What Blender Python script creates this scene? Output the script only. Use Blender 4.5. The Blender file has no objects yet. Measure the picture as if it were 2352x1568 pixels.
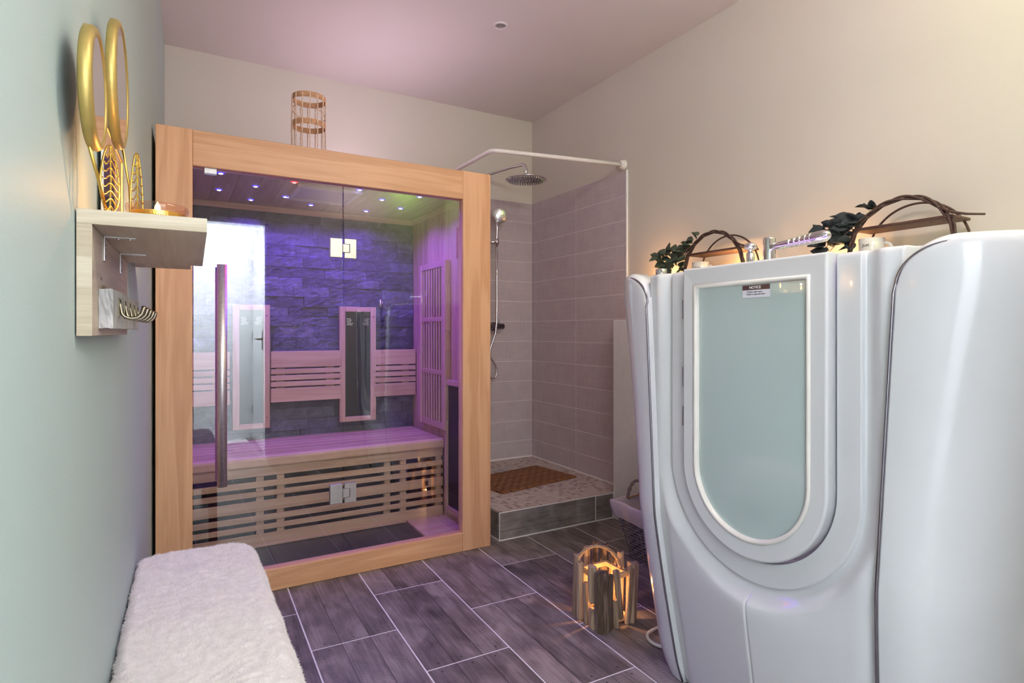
import bpy, bmesh, math, random
from mathutils import Vector, Matrix
random.seed(11)
D = bpy.data
S = bpy.context.scene
COL = S.collection
PI = math.pi

# ------------------------------------------------------------------ camera
cam = D.cameras.new('camera'); cam.sensor_width = 36.0; cam.sensor_fit = 'HORIZONTAL'
cam.lens = 1337.0 / 2352.0 * 36.0
cam.shift_y = -22.0 / 2352.0
cam.clip_start = 0.02
camo = D.objects.new('camera', cam); COL.objects.link(camo)
camo.location = (0, 0, 1.095)
camo.rotation_euler = (PI / 2, 0, -math.radians(30.13))
S.camera = camo

# ------------------------------------------------------------------ world, exposure, lamps
S.view_settings.view_transform = 'Standard'
S.view_settings.look = 'None'
S.view_settings.gamma = 1.0
S.view_settings.use_curve_mapping = False
S.view_settings.exposure = 0.12
wd = D.worlds.new('world'); S.world = wd; wd.use_nodes = True
wd.node_tree.nodes['Background'].inputs[0].default_value = (0.6, 0.62, 0.7, 1)
wd.node_tree.nodes['Background'].inputs[1].default_value = 0.2


def lamp(name, kind, loc, power, color, size=0.1, size_y=None, target=None, spot=None, spread=None):
    l = D.lights.new(name, kind); l.energy = power; l.color = color
    if kind == 'AREA':
        l.size = size
        if size_y: l.shape = 'RECTANGLE'; l.size_y = size_y
        if spread: l.spread = math.radians(spread)
    else:
        l.shadow_soft_size = size
    if spot: l.spot_size = math.radians(spot); l.spot_blend = 0.6
    o = D.objects.new(name, l); COL.objects.link(o); o.location = loc
    if target is not None:
        d = Vector(target) - Vector(loc)
        o.rotation_euler = d.to_track_quat('-Z', 'Y').to_euler()
    return o


# daylight-bright entrance hall behind the camera
lamp('hall_light', 'AREA', (0.15, -0.34, 2.22), 112, (0.88, 0.955, 1.0), 1.0, 0.25, (0.2, -1.26, 0.95))
# added fill for the dim ceiling, facing up near rear wall and sauna roof
lamp('fill_up_rear', 'AREA', (1.45, 0.25, 2.12), 12, (1.0, 0.84, 0.76), 0.5, 0.3, (1.45, 0.25, 4.0))
lamp('fill_up_sauna_roof', 'AREA', (1.0, 3.25, 1.97), 3.4, (0.92, 0.72, 0.98), 0.9, 0.4, (0.75, 3.2, 4.0))
# added soft fill under the ceiling at the near end, no fixture there
lamp('fill_room', 'AREA', (1.15, 0.35, 2.66), 25, (1.0, 0.88, 0.90), 0.7, 0.5, (1.4, 2.5, 0.5))
# green mood lamp near the head end of the tub, out of frame
lamp('mood_light_green', 'POINT', (1.95, 0.05, 2.5), 9.0, (0.42, 0.9, 0.12), 0.06)
# violet chromotherapy lamp inside the tub
lamp('tub_light_violet', 'AREA', (1.47, 1.0, 1.15), 4, (0.62, 0.28, 1.0), 0.12, 0.5, (1.40, 1.2, 3.0))

# ------------------------------------------------------------------ materials
MATS = {}


def nodes(name):
    m = D.materials.new(name); m.use_nodes = True
    nt = m.node_tree
    return m, nt, nt.nodes['Principled BSDF']


def N(nt, typ, **kw):
    n = nt.nodes.new(typ)
    for k, v in kw.items():
        if k.startswith('in_'):
            key = k[3:]
            n.inputs[int(key) if key.isdigit() else key].default_value = v
        else:
            setattr(n, k, v)
    return n


def L(nt, a, b): nt.links.new(a, b)


def math_n(nt, op, a, b=None, c=None):
    n = nt.nodes.new('ShaderNodeMath'); n.operation = op
    for i, v in enumerate((a, b, c)):
        if v is None: continue
        if isinstance(v, (int, float)): n.inputs[i].default_value = v
        else: L(nt, v, n.inputs[i])
    return n.outputs[0]


def mixc(nt, fac, a, b, blend='MIX'):
    n = nt.nodes.new('ShaderNodeMix'); n.data_type = 'RGBA'; n.blend_type = blend
    if isinstance(fac, (int, float)): n.inputs[0].default_value = fac
    else: L(nt, fac, n.inputs[0])
    for v, k in ((a, 6), (b, 7)):
        if isinstance(v, tuple): n.inputs[k].default_value = (v + (1,))[:4]
        else: L(nt, v, n.inputs[k])
    return n.outputs[2]


def ramp(nt, fac, stops):
    r = nt.nodes.new('ShaderNodeValToRGB')
    els = r.color_ramp.elements
    while len(els) < len(stops): els.new(0.5)
    for e, (p, c) in zip(els, stops):
        e.position = p; e.color = (c + (1,))[:4]
    L(nt, fac, r.inputs[0]); return r.outputs[0]


def bump(nt, bs, h, strength=0.2, dist=0.002):
    b = nt.nodes.new('ShaderNodeBump'); b.inputs['Strength'].default_value = strength
    b.inputs['Distance'].default_value = dist
    L(nt, h, b.inputs['Height']); L(nt, b.outputs[0], bs.inputs['Normal'])


def plain(name, col, rough=0.5, metal=0.0, coat=0.0, var=0.06, nscale=30.0, bmp=0.0, coat_rough=0.05, coat_ior=1.5, spec=0.5, emit=None, es=0.0, sss=0.0):
    m, nt, bs = nodes(name)
    if var > 0:
        tc = N(nt, 'ShaderNodeTexCoord')
        no = N(nt, 'ShaderNodeTexNoise', in_Scale=nscale, in_Detail=4.0)
        L(nt, tc.outputs['Object'], no.inputs['Vector'])
        lo = tuple(c * (1 - var) for c in col); hi = tuple(min(1, c * (1 + var)) for c in col)
        L(nt, ramp(nt, no.outputs[0], [(0.3, lo), (0.7, hi)]), bs.inputs['Base Color'])
        if bmp > 0: bump(nt, bs, no.outputs[0], bmp)
    else:
        bs.inputs['Base Color'].default_value = col + (1,)
    bs.inputs['Roughness'].default_value = rough
    bs.inputs['Metallic'].default_value = metal
    bs.inputs['Coat Weight'].default_value = coat
    bs.inputs['Coat Roughness'].default_value = coat_rough
    bs.inputs['Coat IOR'].default_value = coat_ior
    bs.inputs['Specular IOR Level'].default_value = spec
    if emit:
        bs.inputs['Emission Color'].default_value = emit + (1,)
        bs.inputs['Emission Strength'].default_value = es
    if sss:
        bs.inputs['Subsurface Weight'].default_value = sss; bs.inputs['Subsurface Radius'].default_value = (1.0, 0.6, 0.35); bs.inputs['Subsurface Scale'].default_value = 0.014
    MATS[name] = m
    return m


def wood(name, c1, c2, axis='Z', rough=0.45, scale=1.0, dark=None, per_obj=True, spec=0.35, bmp=0.12):
    """grain runs along `axis` of object space"""
    m, nt, bs = nodes(name)
    tc = N(nt, 'ShaderNodeTexCoord')
    vec = tc.outputs['Object']
    if per_obj:
        oi = N(nt, 'ShaderNodeObjectInfo')
        off = N(nt, 'ShaderNodeVectorMath', operation='SCALE'); off.inputs['Scale'].default_value = 37.0
        cb = N(nt, 'ShaderNodeCombineXYZ')
        for i in range(3): L(nt, oi.outputs['Random'], cb.inputs[i])
        L(nt, cb.outputs[0], off.inputs[0])
        ad = N(nt, 'ShaderNodeVectorMath', operation='ADD')
        L(nt, vec, ad.inputs[0]); L(nt, off.outputs[0], ad.inputs[1]); vec = ad.outputs[0]
    mp = N(nt, 'ShaderNodeMapping')
    s = [14 * scale] * 3; s['XYZ'.index(axis)] = 1.0 * scale
    mp.inputs['Scale'].default_value = s
    L(nt, vec, mp.inputs[0])
    n1 = N(nt, 'ShaderNodeTexNoise', in_Scale=1.0, in_Detail=3.0, in_Distortion=0.6)
    L(nt, mp.outputs[0], n1.inputs['Vector'])
    mp2 = N(nt, 'ShaderNodeMapping')
    s2 = [160 * scale] * 3; s2['XYZ'.index(axis)] = 4.0 * scale
    mp2.inputs['Scale'].default_value = s2
    L(nt, vec, mp2.inputs[0])
    n2 = N(nt, 'ShaderNodeTexNoise', in_Scale=1.0, in_Detail=2.0)
    L(nt, mp2.outputs[0], n2.inputs['Vector'])
    rings = math_n(nt, 'SINE', math_n(nt, 'MULTIPLY', n1.outputs[0], 26.0))
    f = math_n(nt, 'ADD', math_n(nt, 'MULTIPLY', rings, 0.13), n1.outputs[0])
    f = math_n(nt, 'ADD', f, math_n(nt, 'MULTIPLY', math_n(nt, 'SUBTRACT', n2.outputs[0], 0.5), 0.5))
    stops = [(0.25, c2), (0.75, c1)]
    if dark: stops = [(0.12, dark), (0.3, c2), (0.75, c1)]
    colr = ramp(nt, f, stops)
    if per_obj:
        hv = N(nt, 'ShaderNodeHueSaturation')
        L(nt, colr, hv.inputs['Color'])
        L(nt, math_n(nt, 'MULTIPLY_ADD', oi.outputs['Random'], 0.16, 0.92), hv.inputs['Value'])
        colr = hv.outputs[0]
    L(nt, colr, bs.inputs['Base Color'])
    bs.inputs['Roughness'].default_value = rough
    bs.inputs['Specular IOR Level'].default_value = spec
    bump(nt, bs, n2.outputs[0], bmp, 0.001 if bmp < 0.3 else 0.004)
    MATS[name] = m
    return m


def glassy(name, tint=(1, 1, 1), ior=1.45, rough=0.0, edge=None):
    m = D.materials.new(name); m.use_nodes = True; nt = m.node_tree
    nt.nodes.clear()
    out = N(nt, 'ShaderNodeOutputMaterial')
    tr = N(nt, 'ShaderNodeBsdfTransparent'); tr.inputs[0].default_value = tint + (1,)
    gl = N(nt, 'ShaderNodeBsdfGlossy'); gl.inputs['Roughness'].default_value = rough
    fr = N(nt, 'ShaderNodeFresnel'); ge = N(nt, 'ShaderNodeNewGeometry')
    L(nt, math_n(nt, 'MULTIPLY_ADD', ge.outputs['Backfacing'], 1.0 / ior - ior, ior), fr.inputs[0])     # same reflectance on both faces of the pane
    mx = N(nt, 'ShaderNodeMixShader')
    L(nt, fr.outputs[0], mx.inputs[0]); L(nt, tr.outputs[0], mx.inputs[1]); L(nt, gl.outputs[0], mx.inputs[2])
    L(nt, mx.outputs[0], out.inputs[0])
    MATS[name] = m
    return m


def emis(name, col, strength):
    m = D.materials.new(name); m.use_nodes = True; nt = m.node_tree
    nt.nodes.clear()
    out = N(nt, 'ShaderNodeOutputMaterial'); e = N(nt, 'ShaderNodeEmission')
    e.inputs[0].default_value = col + (1,); e.inputs[1].default_value = strength
    L(nt, e.outputs[0], out.inputs[0]); MATS[name] = m
    return m


def paint(name, col, var=0.03):
    m, nt, bs = nodes(name)
    tc = N(nt, 'ShaderNodeTexCoord')
    no = N(nt, 'ShaderNodeTexNoise', in_Scale=260.0, in_Detail=3.0)
    L(nt, tc.outputs['Object'], no.inputs['Vector'])
    n2 = N(nt, 'ShaderNodeTexNoise', in_Scale=1.7, in_Detail=2.0)
    L(nt, tc.outputs['Object'], n2.inputs['Vector'])
    L(nt, ramp(nt, n2.outputs[0], [(0.3, tuple(c * (1 - var) for c in col)), (0.7, col)]), bs.inputs['Base Color'])
    bs.inputs['Roughness'].default_value = 0.55
    bs.inputs['Specular IOR Level'].default_value = 0.25
    bump(nt, bs, no.outputs[0], 0.25, 0.0012)
    MATS[name] = m
    return m


paint('paint_beige', (0.66, 0.61, 0.55))
paint('paint_mint', (0.44, 0.525, 0.50))
paint('paint_ceiling', (0.74, 0.69, 0.66))
paint('paint_white', (0.80, 0.81, 0.82))
plain('boxing_white', (0.74, 0.72, 0.72), 0.5, var=0.03)
plain('white_lacquer', (0.82, 0.83, 0.85), 0.25, var=0.02)
FW1, FW2 = (0.76, 0.43, 0.245), (0.62, 0.32, 0.165)
wood('hemlock_v', FW1, FW2, 'Z', 0.42)
wood('hemlock_h', FW1, FW2, 'X', 0.42)
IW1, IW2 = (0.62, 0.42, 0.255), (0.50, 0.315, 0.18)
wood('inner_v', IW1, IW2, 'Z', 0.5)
wood('inner_h', IW1, IW2, 'X', 0.5)
wood('inner_y', IW1, IW2, 'Y', 0.5)
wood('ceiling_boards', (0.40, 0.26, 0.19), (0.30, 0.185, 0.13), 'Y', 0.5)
wood('oak_laminate', (0.56, 0.45, 0.34), (0.40, 0.305, 0.225), 'Y', 0.45, scale=1.0, per_obj=False)
wood('oak_edge', (0.58, 0.50, 0.385), (0.43, 0.35, 0.25), 'X', 0.5, scale=2.0, per_obj=False)
wood('driftwood', (0.47, 0.34, 0.235), (0.24, 0.165, 0.11), 'Z', 0.85, scale=2.0, dark=(0.07, 0.045, 0.03), bmp=0.7)
wood('bark', (0.25, 0.18, 0.13), (0.09, 0.055, 0.038), 'Z', 0.9, scale=3.0, dark=(0.03, 0.018, 0.012), bmp=1.0)
wood('pine_pale', (0.68, 0.45, 0.25), (0.56, 0.34, 0.17), 'X', 0.6, scale=2.0)
wood('plank_dark', (0.16, 0.085, 0.06), (0.07, 0.035, 0.028), 'Y', 0.5, scale=2.0)
wood('bench_wood', (0.36, 0.20, 0.10), (0.24, 0.125, 0.06), 'Z', 0.5)
plain('willow', (0.085, 0.045, 0.035), 0.7, var=0.3, nscale=120, bmp=0.4)
plain('leaf_green', (0.060, 0.085, 0.055), 0.65, var=0.35, nscale=50)
plain('leaf_dark', (0.022, 0.030, 0.034), 0.7, var=0.35, nscale=50)
plain('steel', (0.62, 0.60, 0.58), 0.28, 1.0, var=0.05, nscale=60)
plain('steel_brushed', (0.85, 0.79, 0.79), 0.42, 1.0, var=0.08, nscale=90)
plain('hinge_steel', (0.62, 0.60, 0.56), 0.38, 1.0, var=0.05, nscale=90)
plain('chrome', (0.72, 0.71, 0.74), 0.08, 1.0, var=0.0)
plain('chrome_dark', (0.30, 0.28, 0.32), 0.22, 1.0, var=0.0)
plain('brass_gold', (0.75, 0.50, 0.12), 0.30, 1.0, var=0.06, nscale=40)
plain('gold_frame', (0.52, 0.38, 0.12), 0.46, 0.7, var=0.08, nscale=40)
plain('bronze', (0.30, 0.25, 0.18), 0.3, 1.0, var=0.15, nscale=60)
plain('mirror', (0.86, 0.86, 0.86), 0.015, 1.0, var=0.0)
plain('black_panel', (0.012, 0.012, 0.014), 0.35, var=0.2)
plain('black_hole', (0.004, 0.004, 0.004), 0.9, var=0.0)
plain('sauna_floor', (0.014, 0.014, 0.020), 0.30, var=0.3, nscale=40)
plain('acrylic', (0.66, 0.665, 0.685), 0.16, coat=0.35, var=0.015, nscale=4)
plain('acrylic_matt', (0.66, 0.665, 0.68), 0.30, coat=0.1, var=0.02, nscale=300, bmp=0.05)
plain('bead_cream', (0.78, 0.75, 0.70), 0.35, var=0.03)
plain('frosted_glass', (0.46, 0.56, 0.55), 0.45, coat=1.0, coat_rough=0.004, coat_ior=1.8, var=0.015, nscale=200)
plain('seal_grey', (0.10, 0.10, 0.11), 0.5, var=0.0)
plain('grout', (0.80, 0.76, 0.77), 0.85, var=0.08, nscale=60)
plain('grout_pink', (0.78, 0.66, 0.65), 0.85, var=0.05)
plain('silicone', (0.78, 0.75, 0.74), 0.4, var=0.02)
plain('rod_white', (0.80, 0.77, 0.75), 0.25, var=0.02)
plain('notice_dark', (0.075, 0.030, 0.038), 0.3, coat=0.5, var=0.0)
plain('notice_white', (0.74, 0.72, 0.80), 0.3, coat=0.5, var=0.0)
plain('ink_white', (0.9, 0.9, 0.9), 0.5, var=0.0)
plain('ink_dark', (0.03, 0.03, 0.05), 0.5, var=0.0)
plain('sign_red', (0.42, 0.055, 0.085), 0.45, var=0.03)
plain('sign_dark', (0.20, 0.02, 0.05), 0.5, var=0.0)
plain('mug_glaze', (0.78, 0.76, 0.70), 0.15, coat=0.5, var=0.02)
plain('wax', (0.88, 0.80, 0.68), 0.5, var=0.0, sss=0.9)
plain('rope', (0.42, 0.27, 0.15), 0.9, var=0.25, nscale=150, bmp=0.4)
plain('rope_grey', (0.23, 0.19, 0.175), 0.9, var=0.3, nscale=150, bmp=0.4)
plain('linen', (0.60, 0.53, 0.53), 0.9, var=0.06, nscale=60, bmp=0.3)
plain('rattan', (0.19, 0.175, 0.17), 0.6, var=0.35, nscale=70)
plain('reed', (0.60, 0.33, 0.18), 0.7, var=0.25, nscale=80)
plain('reed_pale', (0.72, 0.52, 0.42), 0.7, var=0.2, nscale=80)
plain('concrete_block', (0.44, 0.415, 0.41), 0.9, var=0.25, nscale=35, bmp=0.5)
plain('cable_white', (0.75, 0.73, 0.68), 0.5, var=0.0)
plain('fleece', (0.80, 0.745, 0.705), 0.95, var=0.07, nscale=45, spec=0.1)
plain('plastic_grey', (0.46, 0.43, 0.44), 0.4, var=0.03)
plain('lamp_white', (0.72, 0.68, 0.67), 0.4, var=0.0)
plain('violet_panel', (0.30, 0.25, 0.30), 0.3, var=0.03)
glassy('clear_glass', (0.985, 0.99, 0.995), 1.8)
glassy('rose_glass', (0.98, 0.86, 0.79), 1.5, 0.02)
emis('flame', (1.0, 0.55, 0.16), 22.0)
emis('led_blue', (0.45, 0.40, 1.0), 14.0)
emis('led_halo', (0.04, 0.02, 1.0), 1.6)
emis('led_halo_red', (1.0, 0.01, 0.03), 1.2)
emis('led_red', (1.0, 0.16, 0.16), 6.0)
plain('led_ring', (0.10, 0.06, 0.5), 0.3, var=0.0)


def slate_mat():
    m, nt, bs = nodes('slate')
    tc = N(nt, 'ShaderNodeTexCoord'); oi = N(nt, 'ShaderNodeObjectInfo')
    no = N(nt, 'ShaderNodeTexNoise', in_Scale=14.0, in_Detail=8.0, in_Roughness=0.65, in_Distortion=0.8)
    L(nt, tc.outputs['Object'], no.inputs['Vector'])
    c = ramp(nt, no.outputs[0], [(0.25, (0.035, 0.04, 0.05)), (0.6, (0.125, 0.135, 0.16)), (0.85, (0.34, 0.34, 0.37))])
    hv = N(nt, 'ShaderNodeHueSaturation'); L(nt, c, hv.inputs['Color'])
    L(nt, math_n(nt, 'MULTIPLY_ADD', oi.outputs['Random'], 0.8, 0.65), hv.inputs['Value'])
    L(nt, hv.outputs[0], bs.inputs['Base Color'])
    bs.inputs['Roughness'].default_value = 0.7
    n2 = N(nt, 'ShaderNodeTexNoise', in_Scale=28.0, in_Detail=9.0, in_Roughness=0.7, in_Distortion=1.2)
    L(nt, tc.outputs['Object'], n2.inputs['Vector'])
    bump(nt, bs, n2.outputs[0], 0.9, 0.012)
    return m


def floor_mat(name='floor_tile', dark=0.0):
    """ceramic tile printed with three weathered boards along its length (local Y), with nail heads"""
    m, nt, bs = nodes(name)
    tc = N(nt, 'ShaderNodeTexCoord'); oi = N(nt, 'ShaderNodeObjectInfo')
    sp = N(nt, 'ShaderNodeSeparateXYZ'); L(nt, tc.outputs['Object'], sp.inputs[0])
    x, y = sp.outputs[0], sp.outputs[1]
    xs = math_n(nt, 'MULTIPLY', math_n(nt, 'ADD', x, 0.1515), 9.9)
    idx = math_n(nt, 'FLOOR', xs)
    fx = math_n(nt, 'SUBTRACT', xs, idx)
    seed = math_n(nt, 'ADD', math_n(nt, 'MULTIPLY', oi.outputs['Random'], 91.0), math_n(nt, 'MULTIPLY', idx, 7.3))
    cb = N(nt, 'ShaderNodeCombineXYZ'); L(nt, x, cb.inputs[0]); L(nt, y, cb.inputs[1]); L(nt, seed, cb.inputs[2])
    mp = N(nt, 'ShaderNodeMapping'); mp.inputs['Scale'].default_value = (95, 5, 1); L(nt, cb.outputs[0], mp.inputs[0])
    g1 = N(nt, 'ShaderNodeTexNoise', in_Scale=1.0, in_Detail=5.0, in_Roughness=0.6, in_Distortion=0.5); L(nt, mp.outputs[0], g1.inputs['Vector'])
    mp2 = N(nt, 'ShaderNodeMapping'); mp2.inputs['Scale'].default_value = (13, 6, 1); L(nt, cb.outputs[0], mp2.inputs[0])
    g2 = N(nt, 'ShaderNodeTexNoise', in_Scale=1.0, in_Detail=3.0, in_Distortion=0.7); L(nt, mp2.outputs[0], g2.inputs['Vector'])
    # curved saw marks across each board
    mp3 = N(nt, 'ShaderNodeMapping'); mp3.inputs['Scale'].default_value = (1, 1, 1); L(nt, cb.outputs[0], mp3.inputs[0])
    saw = math_n(nt, 'SINE', math_n(nt, 'ADD', math_n(nt, 'MULTIPLY', y, 430.0),
                 math_n(nt, 'ADD', math_n(nt, 'MULTIPLY', math_n(nt, 'POWER', math_n(nt, 'ABSOLUTE', fx), 2.0), 26.0), math_n(nt, 'MULTIPLY', g2.outputs[0], 30.0))))
    wn = N(nt, 'ShaderNodeTexWhiteNoise', noise_dimensions='1D'); L(nt, seed, wn.inputs['W'])
    sawm = math_n(nt, 'MULTIPLY', saw, math_n(nt, 'MULTIPLY', math_n(nt, 'GREATER_THAN', wn.outputs[0], 0.5), 0.022))
    f = math_n(nt, 'ADD', math_n(nt, 'MULTIPLY', g1.outputs[0], 0.45), math_n(nt, 'MULTIPLY', g2.outputs[0], 0.62))
    f = math_n(nt, 'ADD', math_n(nt, 'ADD', f, sawm), math_n(nt, 'MULTIPLY_ADD', wn.outputs[0], 0.16, -0.10))
    k = 1.0 - dark
    col = ramp(nt, f, [(0.30, (0.060 * k, 0.046 * k, 0.044 * k)), (0.5, (0.170 * k, 0.137 * k, 0.132 * k)), (0.70, (0.33 * k, 0.275 * k, 0.262 * k))])
    # joint printed between the boards
    ed = math_n(nt, 'MINIMUM', fx, math_n(nt, 'SUBTRACT', 1.0, fx))
    line = math_n(nt, 'LESS_THAN', ed, 0.016)
    col = mixc(nt, math_n(nt, 'MULTIPLY', line, 0.75), col, (0.02, 0.016, 0.016))
    # nail heads near both ends
    ny = math_n(nt, 'SUBTRACT', math_n(nt, 'ABSOLUTE', y), 0.285)
    nx = math_n(nt, 'MULTIPLY', math_n(nt, 'SUBTRACT', fx, math_n(nt, 'MULTIPLY_ADD', wn.outputs[0], 0.4, 0.3)), 0.101)
    rr = math_n(nt, 'SQRT', math_n(nt, 'ADD', math_n(nt, 'MULTIPLY', nx, nx), math_n(nt, 'MULTIPLY', ny, ny)))
    nail = math_n(nt, 'LESS_THAN', rr, 0.0042)
    col = mixc(nt, math_n(nt, 'MULTIPLY', nail, 0.85), col, (0.015, 0.012, 0.012))
    L(nt, col, bs.inputs['Base Color'])
    bs.inputs['Roughness'].default_value = 0.42
    bs.inputs['Specular IOR Level'].default_value = 0.45
    h = math_n(nt, 'SUBTRACT', math_n(nt, 'ADD', g1.outputs[0], math_n(nt, 'MULTIPLY', sawm, 3.0)), math_n(nt, 'MULTIPLY', line, 1.5))
    bump(nt, bs, h, 0.25, 0.0015)
    return m


def walltile_mat():
    m, nt, bs = nodes('wall_tile')
    tc = N(nt, 'ShaderNodeTexCoord'); oi = N(nt, 'ShaderNodeObjectInfo')
    ad = N(nt, 'ShaderNodeVectorMath', operation='ADD')
    cb = N(nt, 'ShaderNodeCombineXYZ')
    L(nt, math_n(nt, 'MULTIPLY', oi.outputs['Random'], 53.0), cb.inputs[0])
    L(nt, tc.outputs['Object'], ad.inputs[0]); L(nt, cb.outputs[0], ad.inputs[1])
    outs = []
    for s in ((6, 6, 130), (150, 150, 8)):
        mp = N(nt, 'ShaderNodeMapping'); mp.inputs['Scale'].default_value = s; L(nt, ad.outputs[0], mp.inputs[0])
        no = N(nt, 'ShaderNodeTexNoise', in_Scale=1.0, in_Detail=3.0); L(nt, mp.outputs[0], no.inputs['Vector']); outs.append(no.outputs[0])
    n3 = N(nt, 'ShaderNodeTexNoise', in_Scale=9.0, in_Detail=5.0); L(nt, ad.outputs[0], n3.inputs['Vector'])
    f = math_n(nt, 'MULTIPLY', math_n(nt, 'ADD', math_n(nt, 'ADD', outs[0], outs[1]), n3.outputs[0]), 0.333)
    L(nt, ramp(nt, f, [(0.35, (0.47, 0.39, 0.425)), (0.65, (0.59, 0.505, 0.535))]), bs.inputs['Base Color'])
    bs.inputs['Roughness'].default_value = 0.42
    bump(nt, bs, f, 0.15, 0.001)
    return m


def mosaic_mat():
    m, nt, bs = nodes('mosaic')
    oi = N(nt, 'ShaderNodeObjectInfo'); tc = N(nt, 'ShaderNodeTexCoord')
    ge = N(nt, 'ShaderNodeNewGeometry')
    r = math_n(nt, 'FRACT', math_n(nt, 'ADD', math_n(nt, 'MULTIPLY', oi.outputs['Random'], 1.0), ge.outputs['Random Per Island']))
    no = N(nt, 'ShaderNodeTexNoise', in_Scale=70.0, in_Detail=4.0); L(nt, tc.outputs['Object'], no.inputs['Vector'])
    c = ramp(nt, r, [(0.0, (0.25, 0.175, 0.165)), (0.12, (0.32, 0.225, 0.215)), (0.3, (0.45, 0.345, 0.335)), (1.0, (0.55, 0.44, 0.425))])
    c = mixc(nt, 0.35, c, no.outputs['Color'], 'SOFT_LIGHT')
    hv = N(nt, 'ShaderNodeHueSaturation'); hv.inputs['Saturation'].default_value = 0.9; L(nt, c, hv.inputs['Color'])
    L(nt, hv.outputs[0], bs.inputs['Base Color'])
    bs.inputs['Roughness'].default_value = 0.5
    return m


def mesh_mat():
    """perforated black heater sheet"""
    m, nt, bs = nodes('perforated')
    tc = N(nt, 'ShaderNodeTexCoord')
    vo = N(nt, 'ShaderNodeTexVoronoi', in_Scale=95.0, in_Randomness=0.0); L(nt, tc.outputs['Object'], vo.inputs['Vector'])
    f = math_n(nt, 'LESS_THAN', vo.outputs['Distance'], 0.33)
    L(nt, mixc(nt, f, (0.005, 0.005, 0.006), (0.028, 0.027, 0.031)), bs.inputs['Base Color'])
    bs.inputs['Roughness'].default_value = 0.45
    return m


def mat_brown():
    m, nt, bs = nodes('mat_brown')
    tc = N(nt, 'ShaderNodeTexCoord'); oi = N(nt, 'ShaderNodeObjectInfo')
    no = N(nt, 'ShaderNodeTexNoise', in_Scale=60.0, in_Detail=3.0); L(nt, tc.outputs['Object'], no.inputs['Vector'])
    f = math_n(nt, 'ADD', math_n(nt, 'MULTIPLY', no.outputs[0], 0.6), math_n(nt, 'MULTIPLY', oi.outputs['Random'], 0.4))
    L(nt, ramp(nt, f, [(0.2, (0.15, 0.055, 0.022)), (0.8, (0.27, 0.105, 0.042))]), bs.inputs['Base Color'])
    bs.inputs['Roughness'].default_value = 0.6
    return m


MATS['slate'] = slate_mat(); MATS['floor_tile'] = floor_mat(); MATS['wall_tile'] = walltile_mat()
MATS['mosaic'] = mosaic_mat(); MATS['perforated'] = mesh_mat(); MATS['mat_brown'] = mat_brown()

# ------------------------------------------------------------------ geometry helpers
WLOC = {}


def BM(): return bmesh.new()


def put(name, me, mat=None, parent=None, loc=(0, 0, 0), rotz=0.0, smooth=False):
    """link a mesh (bmesh or mesh data) as one object; vertices are in world space unless loc is given"""
    if isinstance(me, bmesh.types.BMesh):
        d = D.meshes.new(name)
        bmesh.ops.recalc_face_normals(me, faces=me.faces)
        me.to_mesh(d); me.free()
        if mat: d.materials.append(MATS[mat])
        if smooth:
            for p in d.polygons: p.use_smooth = True
        me = d
    o = D.objects.new(name, me); COL.objects.link(o)
    o.location = loc; o.rotation_euler = (0, 0, rotz)
    if parent is not None:
        o.parent = parent
        o.matrix_parent_inverse = Matrix.Translation(-WLOC.get(parent.name, Vector((0, 0, 0))))
    WLOC[o.name] = Vector(loc) if parent is None else Vector((0, 0, 0)) + Vector(loc)
    return o


def thing(name, label, cat, loc, group=None):
    o = D.objects.new(name, None); COL.objects.link(o); o.location = loc
    o.empty_display_size = 0.05
    o['label'] = label; o['category'] = cat
    if group: o['group'] = group
    WLOC[o.name] = Vector(loc)
    return o


def tag(o, label, cat, group=None):
    o['label'] = label; o['category'] = cat
    if group: o['group'] = group
    return o


def struct(o): o['kind'] = 'structure'; return o


def box(bm, x0, x1, y0, y1, z0, z1, bev=0.0, M=None):
    r = bmesh.ops.create_cube(bm, size=1.0)
    vs = r['verts']
    for v in vs:
        v.co = Vector(((x0 + x1) / 2 + v.co.x * (x1 - x0), (y0 + y1) / 2 + v.co.y * (y1 - y0), (z0 + z1) / 2 + v.co.z * (z1 - z0)))
    if bev > 0:
        es = list({e for v in vs for e in v.link_edges})
        rb = bmesh.ops.bevel(bm, geom=es, offset=bev, segments=1, affect='EDGES')
        vs = list({v for f in rb['faces'] for v in f.verts} | {v for v in vs if v.is_valid})
    if M is not None: bmesh.ops.transform(bm, matrix=M, verts=vs)
    return vs


def ring(bm, c, u, v, r, n, r2=None):
    r2 = r if r2 is None else r2
    return [bm.verts.new(c + u * (math.cos(2 * PI * i / n) * r) + v * (math.sin(2 * PI * i / n) * r2)) for i in range(n)]


def bridge(bm, a, b):
    n = len(a)
    for i in range(n): bm.faces.new((a[i], a[(i + 1) % n], b[(i + 1) % n], b[i]))


def tube(bm, pts, r, n=10, caps=True, flat=1.0, closed=False):
    """swept tube; r number or list"""
    P = [Vector(p) for p in pts]; m = len(P)
    R = r if isinstance(r, (list, tuple)) else [r] * m
    prev = None; rings = []
    for i in range(m):
        if closed: t = P[(i + 1) % m] - P[(i - 1) % m]
        else: t = P[min(i + 1, m - 1)] - P[max(i - 1, 0)]
        t.normalize()
        if prev is None:
            a = Vector((0, 0, 1)) if abs(t.z) < 0.9 else Vector((1, 0, 0))
            u = t.cross(a).normalized()
        else:
            u = prev - t * prev.dot(t)
            if u.length < 1e-6: u = t.orthogonal()
            u.normalize()
        prev = u; v = t.cross(u)
        rings.append(ring(bm, P[i], u, v, R[i], n, R[i] * flat))
    for i in range(m - 1): bridge(bm, rings[i], rings[i + 1])
    if closed: bridge(bm, rings[-1], rings[0])
    elif caps:
        bm.faces.new(rings[0][::-1]); bm.faces.new(rings[-1])


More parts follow.
